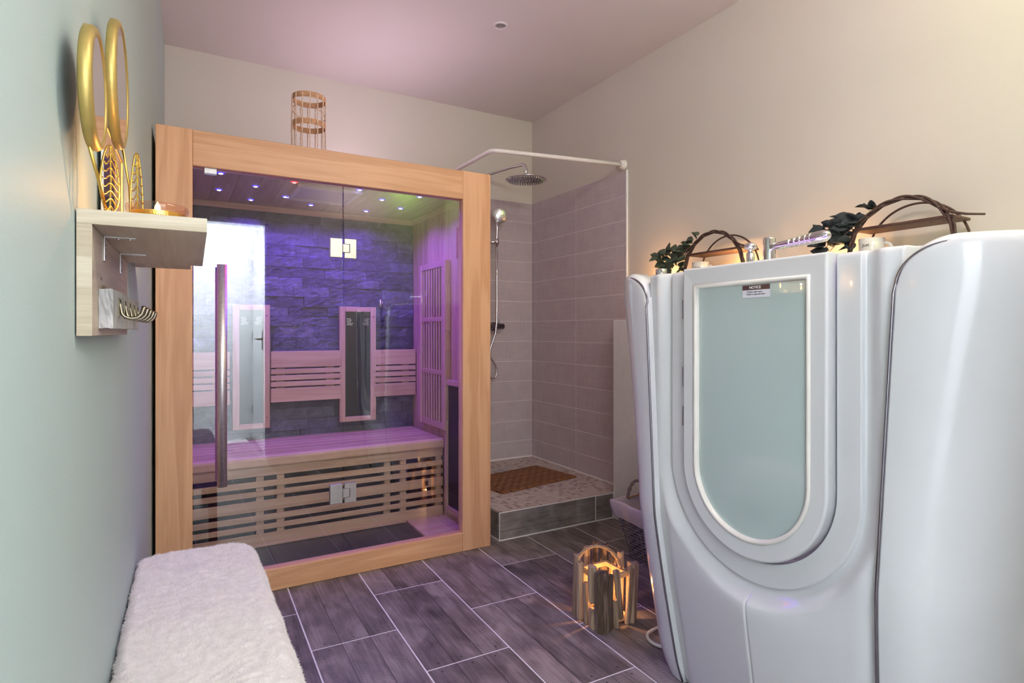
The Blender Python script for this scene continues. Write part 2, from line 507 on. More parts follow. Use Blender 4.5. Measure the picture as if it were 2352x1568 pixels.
def cyl(bm, p0, p1, r0, r1=None, n=20): tube(bm, [p0, p1], [r0, r0 if r1 is None else r1], n)


def lathe(bm, c, prof, n=32, axis='Z', cap0=False, cap1=False):
    c = Vector(c)
    if axis == 'Z': u, v, w = Vector((1, 0, 0)), Vector((0, 1, 0)), Vector((0, 0, 1))
    elif axis == 'X': u, v, w = Vector((0, 1, 0)), Vector((0, 0, 1)), Vector((1, 0, 0))
    else: u, v, w = Vector((1, 0, 0)), Vector((0, 0, 1)), Vector((0, 1, 0))
    rs = [ring(bm, c + w * h, u, v, max(r, 1e-5), n) for r, h in prof]
    for a, b in zip(rs, rs[1:]): bridge(bm, a, b)
    if cap0: bm.faces.new(rs[0][::-1])
    if cap1: bm.faces.new(rs[-1])


def arc(c, r, a0, a1, n, u=(1, 0, 0), v=(0, 0, 1)):
    c, u, v = Vector(c), Vector(u), Vector(v)
    return [c + u * (r * math.cos(a0 + (a1 - a0) * i / n)) + v * (r * math.sin(a0 + (a1 - a0) * i / n)) for i in range(n + 1)]


def bevel_mod(o, w=0.003, seg=2):
    b = o.modifiers.new('bevel', 'BEVEL'); b.width = w; b.segments = seg; b.limit_method = 'ANGLE'; b.angle_limit = math.radians(40)
    return o


def bxo(name, mat, parent, x0, x1, y0, y1, z0, z1, bev=0.002):
    bm = BM(); box(bm, x0, x1, y0, y1, z0, z1, bev); return put(name, bm, mat, parent)


def empty_part(name, parent):
    """a part whose own geometry is carried by its sub-parts"""
    o = D.objects.new(name, None); COL.objects.link(o); o.empty_display_size = 0.03
    o.parent = parent; o.matrix_parent_inverse = Matrix.Translation(-WLOC[parent.name])
    WLOC[o.name] = Vector((0, 0, 0))
    return o


def lwx(y, n=0.0): return -0.1425 + 0.0255 * y + n


def LW(y, n, z): return Vector((lwx(y, n), y, z))


LWM = Matrix.Translation((-0.1425, 0, 0)) @ Matrix.Rotation(-math.atan(0.0255), 4, 'Z')   # local x = out of the wall, y = along it

# ================================================================== ROOM SHELL
XR, YB, ZC = 2.374, 3.784, 2.70
YD = -0.13                      # rear wall with the doorway
bm = BM(); box(bm, -0.30, 2.60, -1.40, 3.95, -0.12, -0.0010)
FLOOR = struct(put('floor', bm, 'grout'))
bm = BM(); box(bm, -0.35, 2.60, -0.25, 3.95, ZC, ZC + 0.1); struct(put('ceiling', bm, 'paint_ceiling'))
bm = BM(); box(bm, -0.30, 2.60, YB, YB + 0.12, -0.01, ZC); WB = struct(put('wall_back', bm, 'paint_beige'))
bm = BM(); box(bm, XR, XR + 0.12, -0.25, YB, -0.01, ZC); WR = struct(put('wall_right', bm, 'paint_beige'))
bm = BM(); box(bm, -0.12, 0.0, -0.26, YB + 0.03, -0.01, ZC, M=LWM); WL = struct(put('wall_left', bm, 'paint_mint'))
bm = BM(); box(bm, 0.70, XR, YD - 0.11, YD, -0.01, ZC); box(bm, -0.14, 0.70, YD - 0.11, YD, 2.025, ZC)
struct(put('wall_rear', bm, 'paint_beige'))
# bright hall behind the doorway
bm = BM()
box(bm, -0.60, 1.20, -1.36, -1.26, -0.01, 2.4)
box(bm, -0.60, -0.50, -1.26, -0.24, -0.01, 2.4)
box(bm, 0.745, 0.85, -1.26, -0.24, -0.01, 2.4)
box(bm, -0.60, -0.10, -0.25, -0.16, -0.01, 2.4)
struct(put('wall_hall', bm, 'paint_white'))
bm = BM(); box(bm, -0.60, 0.9, -1.36, -0.24, 2.30, 2.4); struct(put('ceiling_hall', bm, 'paint_white'))
bm = BM(); box(bm, -0.60, -0.30, -1.40, -0.20, -0.12, 0.0); struct(put('floor_hall', bm, 'floor_tile'))
# open white door leaf standing along the hall side
bm = BM(); box(bm, 0.700, 0.735, -1.20, -0.36, 0.008, 2.02, 0.002)
dr = struct(put('door_1', bm, 'white_lacquer'))
bm = BM(); cyl(bm, (0.700, -0.43, 1.03), (0.655, -0.43, 1.03), 0.010); tube(bm, [(0.66, -0.43, 1.03), (0.652, -0.45, 1.03), (0.652, -0.54, 1.03)], 0.009)
box(bm, 0.694, 0.700, -0.45, -0.41, 0.93, 1.11, 0.001)
put('door_handle', bm, 'bronze', dr, smooth=True)
for z in (0.30, 1.05, 1.80):
    bm = BM(); cyl(bm, (0.695, -1.205, z - 0.04), (0.695, -1.205, z + 0.04), 0.008); put('hinge', bm, 'steel', dr)
bm = BM(); box(bm, -0.50, 0.745, -1.26, -1.248, 0.0, 0.07, 0.002); struct(put('baseboard_hall', bm, 'white_lacquer'))
bm = BM(); box(bm, 0.68, 0.70, YD - 0.11, YD + 0.012, 0, 2.04, 0.001); box(bm, -0.13, 0.70, YD - 0.11, YD + 0.012, 2.015, 2.035, 0.001); struct(put('trim_2', bm, 'white_lacquer'))

# floor tiles: rows 0.3045 m wide, tiles 0.62 m long, laid in a half bond, turned 1.3 degrees like the left wall
TW, TL, GAP = 0.3045, 0.6205, 0.0050
bm = BM(); box(bm, -(TW - GAP) / 2, (TW - GAP) / 2, -(TL - GAP) / 2, (TL - GAP) / 2, -0.010, 0.0, 0.0008)
fd = D.meshes.new('floor_tile'); bmesh.ops.recalc_face_normals(bm, faces=bm.faces); bm.to_mesh(fd); bm.free(); fd.materials.append(MATS['floor_tile'])
ang = math.atan(0.0235)
for k in range(-2, 6):
    for j in range(-6, 3):
        yb = 2.07 + TL * j + (TL / 2 if k % 2 else 0.0)
        cy = yb + TL / 2
        cx = 0.42 + TW * k + TW / 2 + 0.0235 * (cy - 2.62)
        if cy > 2.95 and cx < 1.25: continue
        if cy < -1.3 or cy > 3.0: continue
        if cx > 2.30 or cx < -0.30: continue
        put('tile', fd, None, FLOOR, (cx, cy, 0), -ang)

# shower wall tiles 50 x 15 cm
bm = BM()


def tile_mesh(w, h, axis):
    b = BM()
    if axis == 'Y': box(b, -0.008, 0, -w / 2, w / 2, -h / 2, h / 2, 0.0008)
    else: box(b, -w / 2, w / 2, -0.008, 0, -h / 2, h / 2, 0.0008)
    d = D.meshes.new('wall_tile'); bmesh.ops.recalc_face_normals(b, faces=b.faces); b.to_mesh(d); b.free(); d.materials.append(MATS['wall_tile']); return d


bm.free()
TH, G = 0.1497, 0.0028
ZT = 2.073
zrows = []
z = ZT
while z > 0.16:
    zb = max(z - TH, 0.152); zrows.append((zb, z)); z -= TH
cache = {}
for ys in ((3.216 + 0.5, 3.776), (3.209, 3.716), (2.702, 3.209)):
    for zb, zt in zrows:
        key = ('Y', round(ys[1] - ys[0] - G, 4), round(zt - zb - G, 4))
        if key not in cache: cache[key] = tile_mesh(key[1], key[2], 'Y')
        put('tile', cache[key], None, WR, (XR - 0.0005, (ys[0] + ys[1]) / 2, (zb + zt) / 2))
for xs in ((1.867, 2.366), (1.41, 1.867)):
    for zb, zt in zrows:
        key = ('X', round(xs[1] - xs[0] - G, 4), round(zt - zb - G, 4))
        if key not in cache: cache[key] = tile_mesh(key[1], key[2], 'X')
        put('tile', cache[key], None, WB, ((xs[0] + xs[1]) / 2, YB - 0.0005, (zb + zt) / 2))
bm = BM(); box(bm, XR - 0.0078, XR, 2.702, YB, 0.15, ZT - 0.001); put('grout', bm, 'grout', WR)
bm = BM(); box(bm, 1.41, XR, YB - 0.0078, YB, 0.15, ZT - 0.001); put('grout', bm, 'grout', WB)
bm = BM(); box(bm, XR - 0.012, XR, 2.690, 2.702, 1.166, ZT + 0.002, 0.002); struct(put('trim_1', bm, 'white_lacquer'))
# low boxed-in wall section beside the shower, with its skirting
bm = BM(); box(bm, 2.244, XR, -0.02, 2.676, 0.0, 1.164, 0.003); bx = struct(put('wall_boxing', bm, 'boxing_white'))
bm = BM(); box(bm, 2.232, 2.244, 0.0, 2.676, 0.001, 0.075, 0.003); struct(put('baseboard_right', bm, 'boxing_white'))

# ================================================================== SHOWER
t = thing('shower_tray', 'raised shower base with mosaic floor and grey wood-look front', 'shower base', (1.9, 3.2, 0))
TX0, TY0, TZ = 1.472, 2.668, 0.148
bm = BM(); box(bm, TX0 + 0.008, XR - 0.001, TY0 + 0.008, YB - 0.001, 0.001, TZ - 0.0008); put('base', bm, 'grout_pink', t)
fz = 0.1448
for a, b in ((TX0 + 0.001, 2.105), (2.111, 2.372)):
    bm = BM(); box(bm, -(b - a) / 2, (b - a) / 2, 0, 0.009, 0.006, fz - 0.001, 0.001)
    o = put('tile', bm, None, t, ((a + b) / 2, TY0, 0))
    o.data.materials.append(None)
# side riser
bm = BM(); box(bm, 0, 0.009, -0.55, 0.55, 0.006, fz - 0.001, 0.001); sd = put('tile', bm, None, t, (TX0, TY0 + 0.566, 0)); sd.data.materials.append(None)


def riser_mat():
    m, nt, bs = nodes('riser_tile')
    tc = N(nt, 'ShaderNodeTexCoord')
    ad = N(nt, 'ShaderNodeMapping'); L(nt, tc.outputs['Object'], ad.inputs[0])
    sp = N(nt, 'ShaderNodeSeparateXYZ'); L(nt, tc.outputs['Object'], sp.inputs[0])
    mp = N(nt, 'ShaderNodeMapping'); mp.inputs['Scale'].default_value = (6, 6, 110); L(nt, tc.outputs['Object'], mp.inputs[0])
    g1 = N(nt, 'ShaderNodeTexNoise', in_Scale=1.0, in_Detail=5.0, in_Distortion=0.5); L(nt, mp.outputs[0], g1.inputs['Vector'])
    g2 = N(nt, 'ShaderNodeTexNoise', in_Scale=8.0, in_Detail=3.0, in_Distortion=0.8); L(nt, tc.outputs['Object'], g2.inputs['Vector'])
    f = math_n(nt, 'ADD', math_n(nt, 'MULTIPLY', g1.outputs[0], 0.45), math_n(nt, 'MULTIPLY', g2.outputs[0], 0.6))
    c = ramp(nt, f, [(0.3, (0.085, 0.07, 0.066)), (0.55, (0.23, 0.20, 0.188)), (0.75, (0.38, 0.345, 0.32))])
    ln = math_n(nt, 'LESS_THAN', math_n(nt, 'ABSOLUTE', math_n(nt, 'SUBTRACT', sp.outputs[2], 0.047)), 0.001)
    c = mixc(nt, math_n(nt, 'MULTIPLY', ln, 0.7), c, (0.02, 0.016, 0.016))
    L(nt, c, bs.inputs['Base Color']); bs.inputs['Roughness'].default_value = 0.45
    bump(nt, bs, g1.outputs[0], 0.3, 0.0015)
    return m


MATS['riser_tile'] = riser_mat()
for o in t.children:
    if o.name.startswith('tile'): o.data.materials[0] = MATS['riser_tile']
# mosaic stones: the nearest rows one by one, the rest joined
ms = 0.0252
bm = BM(); box(bm, -ms / 2 + 0.0016, ms / 2 - 0.0016, -ms / 2 + 0.0016, ms / 2 - 0.0016, -0.006, 0, 0.0008)
md = D.meshes.new('mosaic_tile'); bmesh.ops.recalc_face_normals(bm, faces=bm.faces); bm.to_mesh(md); bm.free(); md.materials.append(MATS['mosaic'])
nx = int((XR - TX0 - 0.012) / ms); ny = int((YB - TY0 - 0.012) / ms)
cnt = 0; rest = BM()
for j in range(ny):
    for i in range(nx):
        x = TX0 + 0.005 + ms * (i + 0.5); y = TY0 + 0.005 + ms * (j + 0.5)
        if cnt < 296:
            put('mosaic_tile', md, None, t, (x, y, TZ)); cnt += 1
        else:
            h = ms / 2 - 0.0016
            vs = [rest.verts.new((x + a, y + b, TZ)) for a, b in ((-h, -h), (h, -h), (h, h), (-h, h))]
            vb = [rest.verts.new((x + a, y + b, TZ - 0.005)) for a, b in ((-h, -h), (h, -h), (h, h), (-h, h))]
            rest.faces.new(vs)
            for q in range(4): rest.faces.new((vs[q], vb[q], vb[(q + 1) % 4], vs[(q + 1) % 4]))
o = put('mosaic_field', rest, 'mosaic', t); o['kind'] = 'stuff'
bm = BM(); box(bm, 1.42, XR - 0.002, YB - 0.018, YB - 0.008, TZ - 0.002, TZ + 0.008, 0.003); box(bm, XR - 0.018, XR - 0.008, 2.70, YB - 0.01, TZ - 0.002, TZ + 0.008, 0.003)
box(bm, TX0 - 0.002, 2.243, TY0 - 0.006, TY0 + 0.001, 0.0, 0.006, 0.001)
box(bm, TX0 - 0.0015, TX0 + 0.002, TY0 - 0.0015, TY0 + 0.002, 0, fz, 0.0005)
box(bm, TX0 - 0.006, TX0 + 0.001, TY0, YB - 0.03, 0.0, 0.006, 0.001)
box(bm, TX0, 2.243, TY0, TY0 + 0.006, fz - 0.001, TZ - 0.0005, 0.0005)
box(bm, 2.1055, 2.1105, TY0 + 0.0005, TY0 + 0.009, 0.004, fz)
box(bm, 2.238, 2.244, TY0 - 0.004, TY0 + 0.006, 0, TZ + 0.004, 0.001)
put('sealant_bead', bm, 'silicone', t)
bm = BM(); lathe(bm, (1.93, 3.474, TZ), [(0.058, 0.0), (0.058, 0.004), (0.052, 0.006), (0.026, 0.005), (0.024, 0.002), (0.001, 0.002)], 28); put('drain', bm, 'steel', t, smooth=True)
bm = BM()
for k in range(6):
    a = k * PI / 3; lathe(bm, (1.93 + 0.014 * math.cos(a), 3.474 + 0.014 * math.sin(a), TZ + 0.0025), [(0.004, 0), (0.001, 0.0006)], 8)
put('drain_hole', bm, 'black_hole', t)

# slatted bath mat with staggered holes
mt = thing('bath_mat', 'brown slotted duckboard mat lying on the mosaic shower floor', 'bath mat', (1.93, 3.16, TZ))
Mm = Matrix.Translation((1.925, 3.205, TZ + 0.001)) @ Matrix.Rotation(math.radians(9.5), 4, 'Z')
rows, rw = 13, 0.40 / 13
for r in range(rows):
    y = -0.20 + rw * r
    bl = 0.62 / 10
    offs = 0.0 if r % 2 == 0 else -bl / 2
    bm = BM()
    for i in range(11):
        x0 = max(-0.31, -0.31 + offs + bl * i + 0.009); x1 = min(0.31, -0.31 + offs + bl * (i + 1) - 0.002)
        if x1 - x0 < 0.012: continue
        box(bm, x0, x1, y + 0.0012, y + rw - 0.0012, 0.0, 0.011, 0.0015, M=Mm)
    box(bm, -0.309, 0.309, y + rw * 0.34, y + rw * 0.66, 0.0005, 0.007, M=Mm)
    put('slat', bm, 'mat_brown', mt)
bm = BM()
for i in range(5): box(bm, -0.27 + 0.13 * i, -0.255 + 0.13 * i, -0.195, 0.195, 0.0003, 0.004, M=Mm)
put('backing_strip', bm, 'black_hole', mt)

# shower column: riser, arm, rain head, hand shower, hose, mixer
sh = thing('shower_set', 'chrome shower column with round rain head beside the sauna', 'shower', (1.93, 3.70, 1.1))
RX, RY = 1.925, 3.705
bm = BM()
tube(bm, [(RX, RY, 1.13), (RX, RY, 2.18)] + arc((RX + 0.01, RY - 0.03, 2.18), 0.035, PI * 0.9, PI * 0.55, 4, (0.3, -0.95, 0)) + [(2.00, 3.47, 2.225), (2.04, 3.37, 2.225), (2.046, 3.355, 2.215), (2.05, 3.345, 2.19), (2.05, 3.345, 2.13)], 0.011, 12)
put('riser_pipe', bm, 'chrome', sh, smooth=True)
bm = BM(); lathe(bm, (2.05, 3.345, 2.118), [(0.001, 0.02), (0.018, 0.018), (0.02, 0.008), (0.135, 0.004), (0.14, 0.0), (0.136, -0.003), (0.001, -0.003)], 40)
hd = put('rain_head', bm, 'chrome', sh, smooth=True)
bm = BM()
for q in range(1, 7):
    for k in range(q * 7):
        a = 2 * PI * k / (q * 7); rr = q * 0.0195
        lathe(bm, (2.05 + rr * math.cos(a), 3.345 + rr * math.sin(a), 2.1085), [(0.001, -0.001), (0.0028, 0.0), (0.003, 0.0062)], 5)
put('nozzles', bm, 'chrome_dark', hd)
bm = BM(); cyl(bm, (1.80, RY, 1.135), (2.075, RY - 0.005, 1.135), 0.021, n=20); cyl(bm, (2.04, RY, 1.15), (2.04, RY, 1.185), 0.0035, n=8)
cyl(bm, (1.86, RY, 1.135), (1.86, YB - 0.0095, 1.135), 0.03); cyl(bm, (2.0, RY, 1.135), (2.0, YB - 0.0095, 1.135), 0.03)
put('mixer_bar', bm, 'chrome_dark', sh, smooth=True)
HX, HY = 1.995, 3.655
bm = BM(); cyl(bm, (RX, RY, 1.735), (HX + 0.02, HY, 1.74), 0.014); cyl(bm, (HX, HY, 1.715), (HX, HY, 1.76), 0.017, n=16); put('slider_bracket', bm, 'chrome', sh, smooth=True)
bm = BM()
tube(bm, [(HX, HY, 1.70), (HX, HY, 1.76), (HX, HY - 0.004, 1.83), (HX, HY - 0.010, 1.88)], [0.009, 0.011, 0.0125, 0.015], 14)
hs = put('hand_shower', bm, 'chrome', sh, smooth=True)
Mh = Matrix.Translation((HX + 0.012, HY - 0.018, 1.925)) @ Matrix.Rotation(math.radians(-22), 4, 'Z') @ Matrix.Rotation(math.radians(8), 4, 'X')
bm = BM(); lathe(bm, (0, 0, 0), [(0.001, 0.022), (0.045, 0.018), (0.056, 0.006), (0.055, -0.002), (0.050, -0.005), (0.001, -0.006)], 32, 'Y'); bmesh.ops.transform(bm, matrix=Mh, verts=bm.verts)
put('spray_face', bm, 'steel', hs, smooth=True)
bm = BM()
for q in range(1, 4):
    for k in range(q * 7):
        a = 2 * PI * k / (q * 7); lathe(bm, (q * 0.0145 * math.cos(a), -0.0065, q * 0.0145 * math.sin(a)), [(0.0026, 0), (0.001, -0.0012)], 6, 'Y')
bmesh.ops.transform(bm, matrix=Mh, verts=bm.verts); put('spray_hole', bm, 'black_panel', hs)
bm = BM(); tube(bm, [(HX, HY, 1.70), (HX + 0.001, HY, 1.5), (HX, HY - 0.002, 1.3), (HX - 0.003, HY - 0.004, 1.16), (HX - 0.015, HY - 0.006, 1.08), (HX - 0.05, HY, 0.98), (HX - 0.055, HY, 0.92), (HX - 0.012, HY, 0.86), (HX + 0.004, HY, 0.80), (HX - 0.012, HY, 0.765), (HX - 0.05, HY, 0.765), (HX - 0.09, HY, 0.85), (HX - 0.10, HY + 0.03, 1.0), (HX - 0.10, RY, 1.12)], 0.0075, 10)
put('hose', bm, 'chrome', sh, smooth=True)

# curtain rail
bm = BM()
tube(bm, [(2.362, 2.726, 2.112), (2.0, 2.788, 2.112), (1.60, 2.864, 2.112)] + [(1.565, 2.872, 2.112), (1.545, 2.885, 2.112), (1.538, 2.915, 2.112)] + [(1.533, 3.28, 2.112), (1.53, YB - 0.001, 2.112)], 0.0125, 14)
rail = put('curtain_rail', bm, 'rod_white', smooth=True); tag(rail, 'white L-shaped shower curtain rail above the tiled corner', 'curtain rail')
bm = BM(); lathe(bm, (2.340, 2.729, 2.112), [(0.0135, 0.0), (0.024, 0.003), (0.027, 0.012), (0.028, 0.022), (0.033, 0.026), (0.033, 0.0335), (0.001, 0.0338)], 24, 'X')
put('wall_flange', bm, 'rod_white', rail, smooth=True)

# ceiling spot (off)
t = thing('ceiling_spot', 'small round recessed ceiling spotlight, switched off', 'ceiling light', (1.48, 2.67, ZC))
bm = BM(); lathe(bm, (1.48, 2.67, ZC), [(0.041, -0.0003), (0.041, -0.004), (0.037, -0.006), (0.029, -0.005), (0.026, -0.001)], 32); put('trim_ring', bm, 'lamp_white', t, smooth=True)
bm = BM(); lathe(bm, (1.48, 2.67, ZC), [(0.026, -0.0015), (0.024, -0.002), (0.010, -0.0025), (0.001, -0.003)], 24); put('lens', bm, 'chrome', t, smooth=True)

# ================================================================== SAUNA
YS = 2.634
SX0, SX1 = -0.063, 1.402
YSB = 3.70
sa = thing('sauna_cabin', 'hemlock infrared sauna cabin with full glass front and violet lights', 'sauna', (0.668, 3.1, 0))
bxo('post', 'hemlock_v', sa, SX0, 0.0635, YS, YS + 0.055, 0.0, 1.90)
bxo('post', 'hemlock_v', sa, 1.2465, SX1, YS, YS + 0.055, 0.0, 1.90)
bxo('top_rail', 'hemlock_h', sa, 0.064, 1.246, YS, YS + 0.055, 1.757, 1.898)
bxo('sill', 'hemlock_h', sa, 0.064, 1.246, YS + 0.001, YS + 0.055, 0.0, 0.092)
bxo('side_panel', 'hemlock_v', sa, SX0 + 0.001, SX0 + 0.018, YS + 0.056, YSB, 0.01, 1.88)
bxo('side_panel', 'hemlock_v', sa, SX1 - 0.018, SX1 - 0.001, YS + 0.056, YSB, 0.01, 1.88)
bxo('back_panel', 'hemlock_v', sa, SX0 + 0.019, SX1 - 0.019, YSB - 0.014, YSB, 0.01, 1.88)
bxo('roof', 'hemlock_h', sa, SX0 + 0.001, SX1 - 0.001, YS + 0.056, YSB, 1.881, 1.899)
XI0, XI1 = -0.036, 1.335     # inner faces
YI = 3.572                   # stone face
ZI = 1.808
# right and left inner walls of vertical boards
for side, x in (('r', XI1), ('l', XI0)):
    w = bxo('side_wall', 'black_panel', sa, min(x, x + (0.045 if side == 'r' else -0.006)), max(x, x + (0.045 if side == 'r' else -0.006)), YS + 0.057, YSB - 0.016, 0.02, 1.86) if False else empty_part('side_wall', sa)
    y = YS + 0.058
    while y < YI - 0.001:
        y1 = min(y + 0.088, YI + 0.03)
        a, b = (x, x + 0.022) if side == 'r' else (x - 0.006, x)
        bxo('board', 'inner_v', w, a, b, y + 0.0006, y1 - 0.0006, 0.03, 1.84, 0.0025)
        y = y1
# inner ceiling of boards
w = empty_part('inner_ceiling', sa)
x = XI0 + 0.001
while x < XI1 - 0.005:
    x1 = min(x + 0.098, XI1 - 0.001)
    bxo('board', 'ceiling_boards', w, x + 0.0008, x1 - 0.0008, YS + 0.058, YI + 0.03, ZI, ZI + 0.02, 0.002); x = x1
# cornice trims
bxo('cornice', 'inner_h', sa, XI0 + 0.001, XI1 - 0.001, YI - 0.030, YI - 0.012, ZI - 0.032, ZI - 0.001)
bxo('cornice', 'inner_y', sa, XI1 - 0.022, XI1 - 0.001, YS + 0.06, YI - 0.032, ZI - 0.030, ZI - 0.001)
# split-stone back wall
w = bxo('stone_wall', 'black_hole', sa, XI0 + 0.002, XI1 - 0.002, YI + 0.016, YI + 0.03, 0.44, 1.80)
zz = 0.46; rnd = random.Random(5)
while zz < 1.795:
    hh = rnd.choice([0.052, 0.06, 0.066]); z1 = min(zz + hh, 1.799)
    x = XI0 + 0.003 - rnd.random() * 0.05
    while x < XI1 - 0.004:
        wl = rnd.uniform(0.13, 0.34); x1 = x + wl
        if x1 > XI1 - 0.07: x1 = XI1 - 0.003
        a, b = max(x, XI0 + 0.003), x1
        if b - a > 0.012:
            bm = BM(); n = max(4, int((b - a) / 0.026)); m_ = 4
            dep = rnd.uniform(-0.004, 0.010)
            V = [[bm.verts.new((a + 0.0008 + (b - a - 0.0016) * i / n, YI - (dep + rnd.uniform(-0.003, 0.004) if 0 < i < n or True else dep), zz + 0.0008 + (z1 - zz - 0.0016) * j / m_ + (rnd.uniform(-0.006, 0.006) if 0 < j < m_ else 0))) for i in range(n + 1)] for j in range(m_ + 1)]
            for j in range(m_):
                for i in range(n): bm.faces.new((V[j][i], V[j][i + 1], V[j + 1][i + 1], V[j + 1][i]))
            rim = [V[0][i] for i in range(n + 1)] + [V[j][n] for j in range(1, m_ + 1)] + [V[m_][i] for i in range(n - 1, -1, -1)] + [V[j][0] for j in range(m_ - 1, 0, -1)]
            bk = [bm.verts.new((v.co.x, YI + 0.0165, v.co.z)) for v in rim]
            for q in range(len(rim)): bm.faces.new((rim[q], rim[(q + 1) % len(rim)], bk[(q + 1) % len(rim)], bk[q]))
            put('stone', bm, 'slate', w)
        x = x1
    zz = z1


def heater(x0, x1, z0, z1, y):
    h = bxo('heater', 'perforated', sa, x0 + 0.034, x1 - 0.034, y + 0.010, y + 0.020, z0 + 0.03, z1 - 0.03, 0.001)
    bxo('frame_stile', 'inner_v', h, x0, x0 + 0.034, y, y + 0.026, z0, z1)
    bxo('frame_stile', 'inner_v', h, x1 - 0.034, x1, y, y + 0.026, z0, z1)
    bxo('frame_rail', 'inner_h', h, x0 + 0.0345, x1 - 0.0345, y, y + 0.026, z1 - 0.03, z1)
    bxo('frame_rail', 'inner_h', h, x0 + 0.0345, x1 - 0.0345, y, y + 0.026, z0, z0 + 0.03)
    bm = BM()
    rr = random.Random(int(x0 * 1000))
    for i in range(5):
        for sgn in (0, 1):
            for j in range(5):
                cx = (x0 + 0.046 + i * 0.009 + (0.0045 if j % 2 else 0)) if sgn == 0 else (x1 - 0.046 - i * 0.009 - (0.0045 if j % 2 else 0))
                if i > 2 + (j > 2): continue
                lathe(bm, (cx, y + 0.0098, z1 - 0.072 - j * 0.009), [(0.0031, 0), (0.0005, -0.0004)], 6, 'Y')
    put('perforation', bm, 'steel', h)
    bm = BM()
    for zq in (z0 + 0.06, z1 - 0.06): lathe(bm, (x1 - 0.016, y, zq), [(0.0035, 0), (0.001, -0.001)], 8, 'Y')
    put('screw', bm, 'chrome_dark', h)
    return h


heater(0.276, 0.466, 0.556, 1.246, YI - 0.060)
heater(0.853, 1.073, 0.556, 1.246, YI - 0.060)
# slatted backrest, in three runs
for x0, x1 in ((XI0 + 0.004, 0.262), (0.470, 0.862), (1.060, XI1 - 0.006)):
    b = empty_part('backrest', sa)
    for z0, z1 in ((0.892, 0.985), (0.856, 0.884), (0.820, 0.848), (0.784, 0.812), (0.697, 0.776)):
        bxo('slat', 'inner_h', b, x0, x1, YI - 0.052 - (0.012 if z1 - z0 > 0.05 else 0.012), YI - 0.046, z0, z1)
    for xs in ((x0 + 0.03, x0 + 0.075), (x1 - 0.085, x1 - 0.04)):
        bxo('batten', 'inner_v', b, xs[0], xs[1], YI - 0.0455, YI - 0.016, 0.70, 0.98)
# bench
YBF = 3.075
bt = empty_part('bench_top', sa)
for i in range(6):
    y0 = YBF + 0.004 + i * 0.081; bxo('board', 'inner_h', bt, XI0 + 0.002, XI1 - 0.012, y0, min(y0 + 0.078, YI - 0.012), 0.468, 0.492, 0.004)
bm = BM()
pr = [(0.006, 0.438), (0.0, 0.446), (0.0, 0.474), (0.004, 0.485), (0.014, 0.4915), (0.03, 0.4925), (0.03, 0.438)]
A = [bm.verts.new((XI0 + 0.002, YBF - 0.026 + p, q)) for p, q in pr]; B = [bm.verts.new((XI1 - 0.010, YBF - 0.026 + p, q)) for p, q in pr]
bridge(bm, A, B); bm.faces.new(A); bm.faces.new(B[::-1]); put('bench_nosing', bm, 'inner_h', sa)
bf = empty_part('bench_front', sa)
for z0, z1 in ((0.388, 0.4365), (0.334, 0.371), (0.289, 0.323), (0.218, 0.276), (0.170, 0.206), (0.126, 0.159), (0.058, 0.115)):
    bxo('slat', 'inner_h', bf, XI0 + 0.003, XI1 - 0.012, YBF - 0.012, YBF - 0.002, z0 + (0.004 if z0 > 0.06 else 0), z1 - (0.003 if z1 < 0.43 else 0))
for xa in (0.010, 0.345, 0.440, 0.985, 1.075, 1.285):
    bxo('upright', 'inner_v', bf, xa, xa + 0.035, YBF + 0.004, YBF + 0.03, 0.056, 0.436)
bm = BM(); box(bm, 1.205, 1.232, YBF - 0.016, YBF - 0.0122, 0.235, 0.262, 0.001); so = put('socket', bm, 'black_panel', bf)
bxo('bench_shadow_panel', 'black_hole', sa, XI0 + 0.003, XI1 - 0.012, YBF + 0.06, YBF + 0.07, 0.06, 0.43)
bm = BM()
for k in range(2):
    lathe(bm, (1.2185, YBF - 0.0162, 0.243 + 0.010 * k), [(0.003, 0), (0.001, -0.0005)], 8, 'Y')
put('socket_pin', bm, 'chrome', so) if False else bm.free()
# floor of the cabin
fl = bxo('cabin_floor', 'inner_h', sa, 1.105, XI1 - 0.002, YS + 0.058, YBF + 0.05, 0.035, 0.060)
for i, (a, b) in enumerate(((XI0 + 0.002, 0.395), (0.398, 0.745), (0.748, 1.103))):
    bxo('dark_board', 'sauna_floor', fl, a, b, YS + 0.058, YBF + 0.05, 0.030, 0.052, 0.002)
bxo('skirting', 'inner_h', sa, XI0 + 0.003, 1.10, YBF - 0.03, YBF - 0.0125, 0.053, 0.066)
# slatted lamp guard on the right wall
g = empty_part('wall_heater_guard', sa)
gx = XI1 - 0.034
for y0, y1 in ((2.985, 3.022), (3.345, 3.378)): bxo('stile', 'inner_v', g, gx, XI1 - 0.001, y0, y1, 0.545, 1.497)
for z0, z1 in ((1.462, 1.497), (1.155, 1.180), (0.850, 0.876), (0.545, 0.580)): bxo('rail', 'inner_y', g, gx + 0.002, XI1 - 0.001, 3.0225, 3.3445, z0, z1)
for i in range(8):
    y0 = 3.034 + i * 0.0385; bxo('slat', 'inner_v', g, gx + 0.004, gx + 0.012, y0, y0 + 0.017, 0.581, 1.461)
bxo('backing', 'black_panel', g, XI1 - 0.006, XI1 - 0.001, 3.0225, 3.3445, 0.58, 1.46)
for z0, z1 in ((0.60, 0.72), (0.80, 1.00), (1.10, 1.36)): bxo('notch_lip', 'inner_v', g, gx + 0.004, XI1 - 0.002, 2.979, 2.9845, z0, z1)
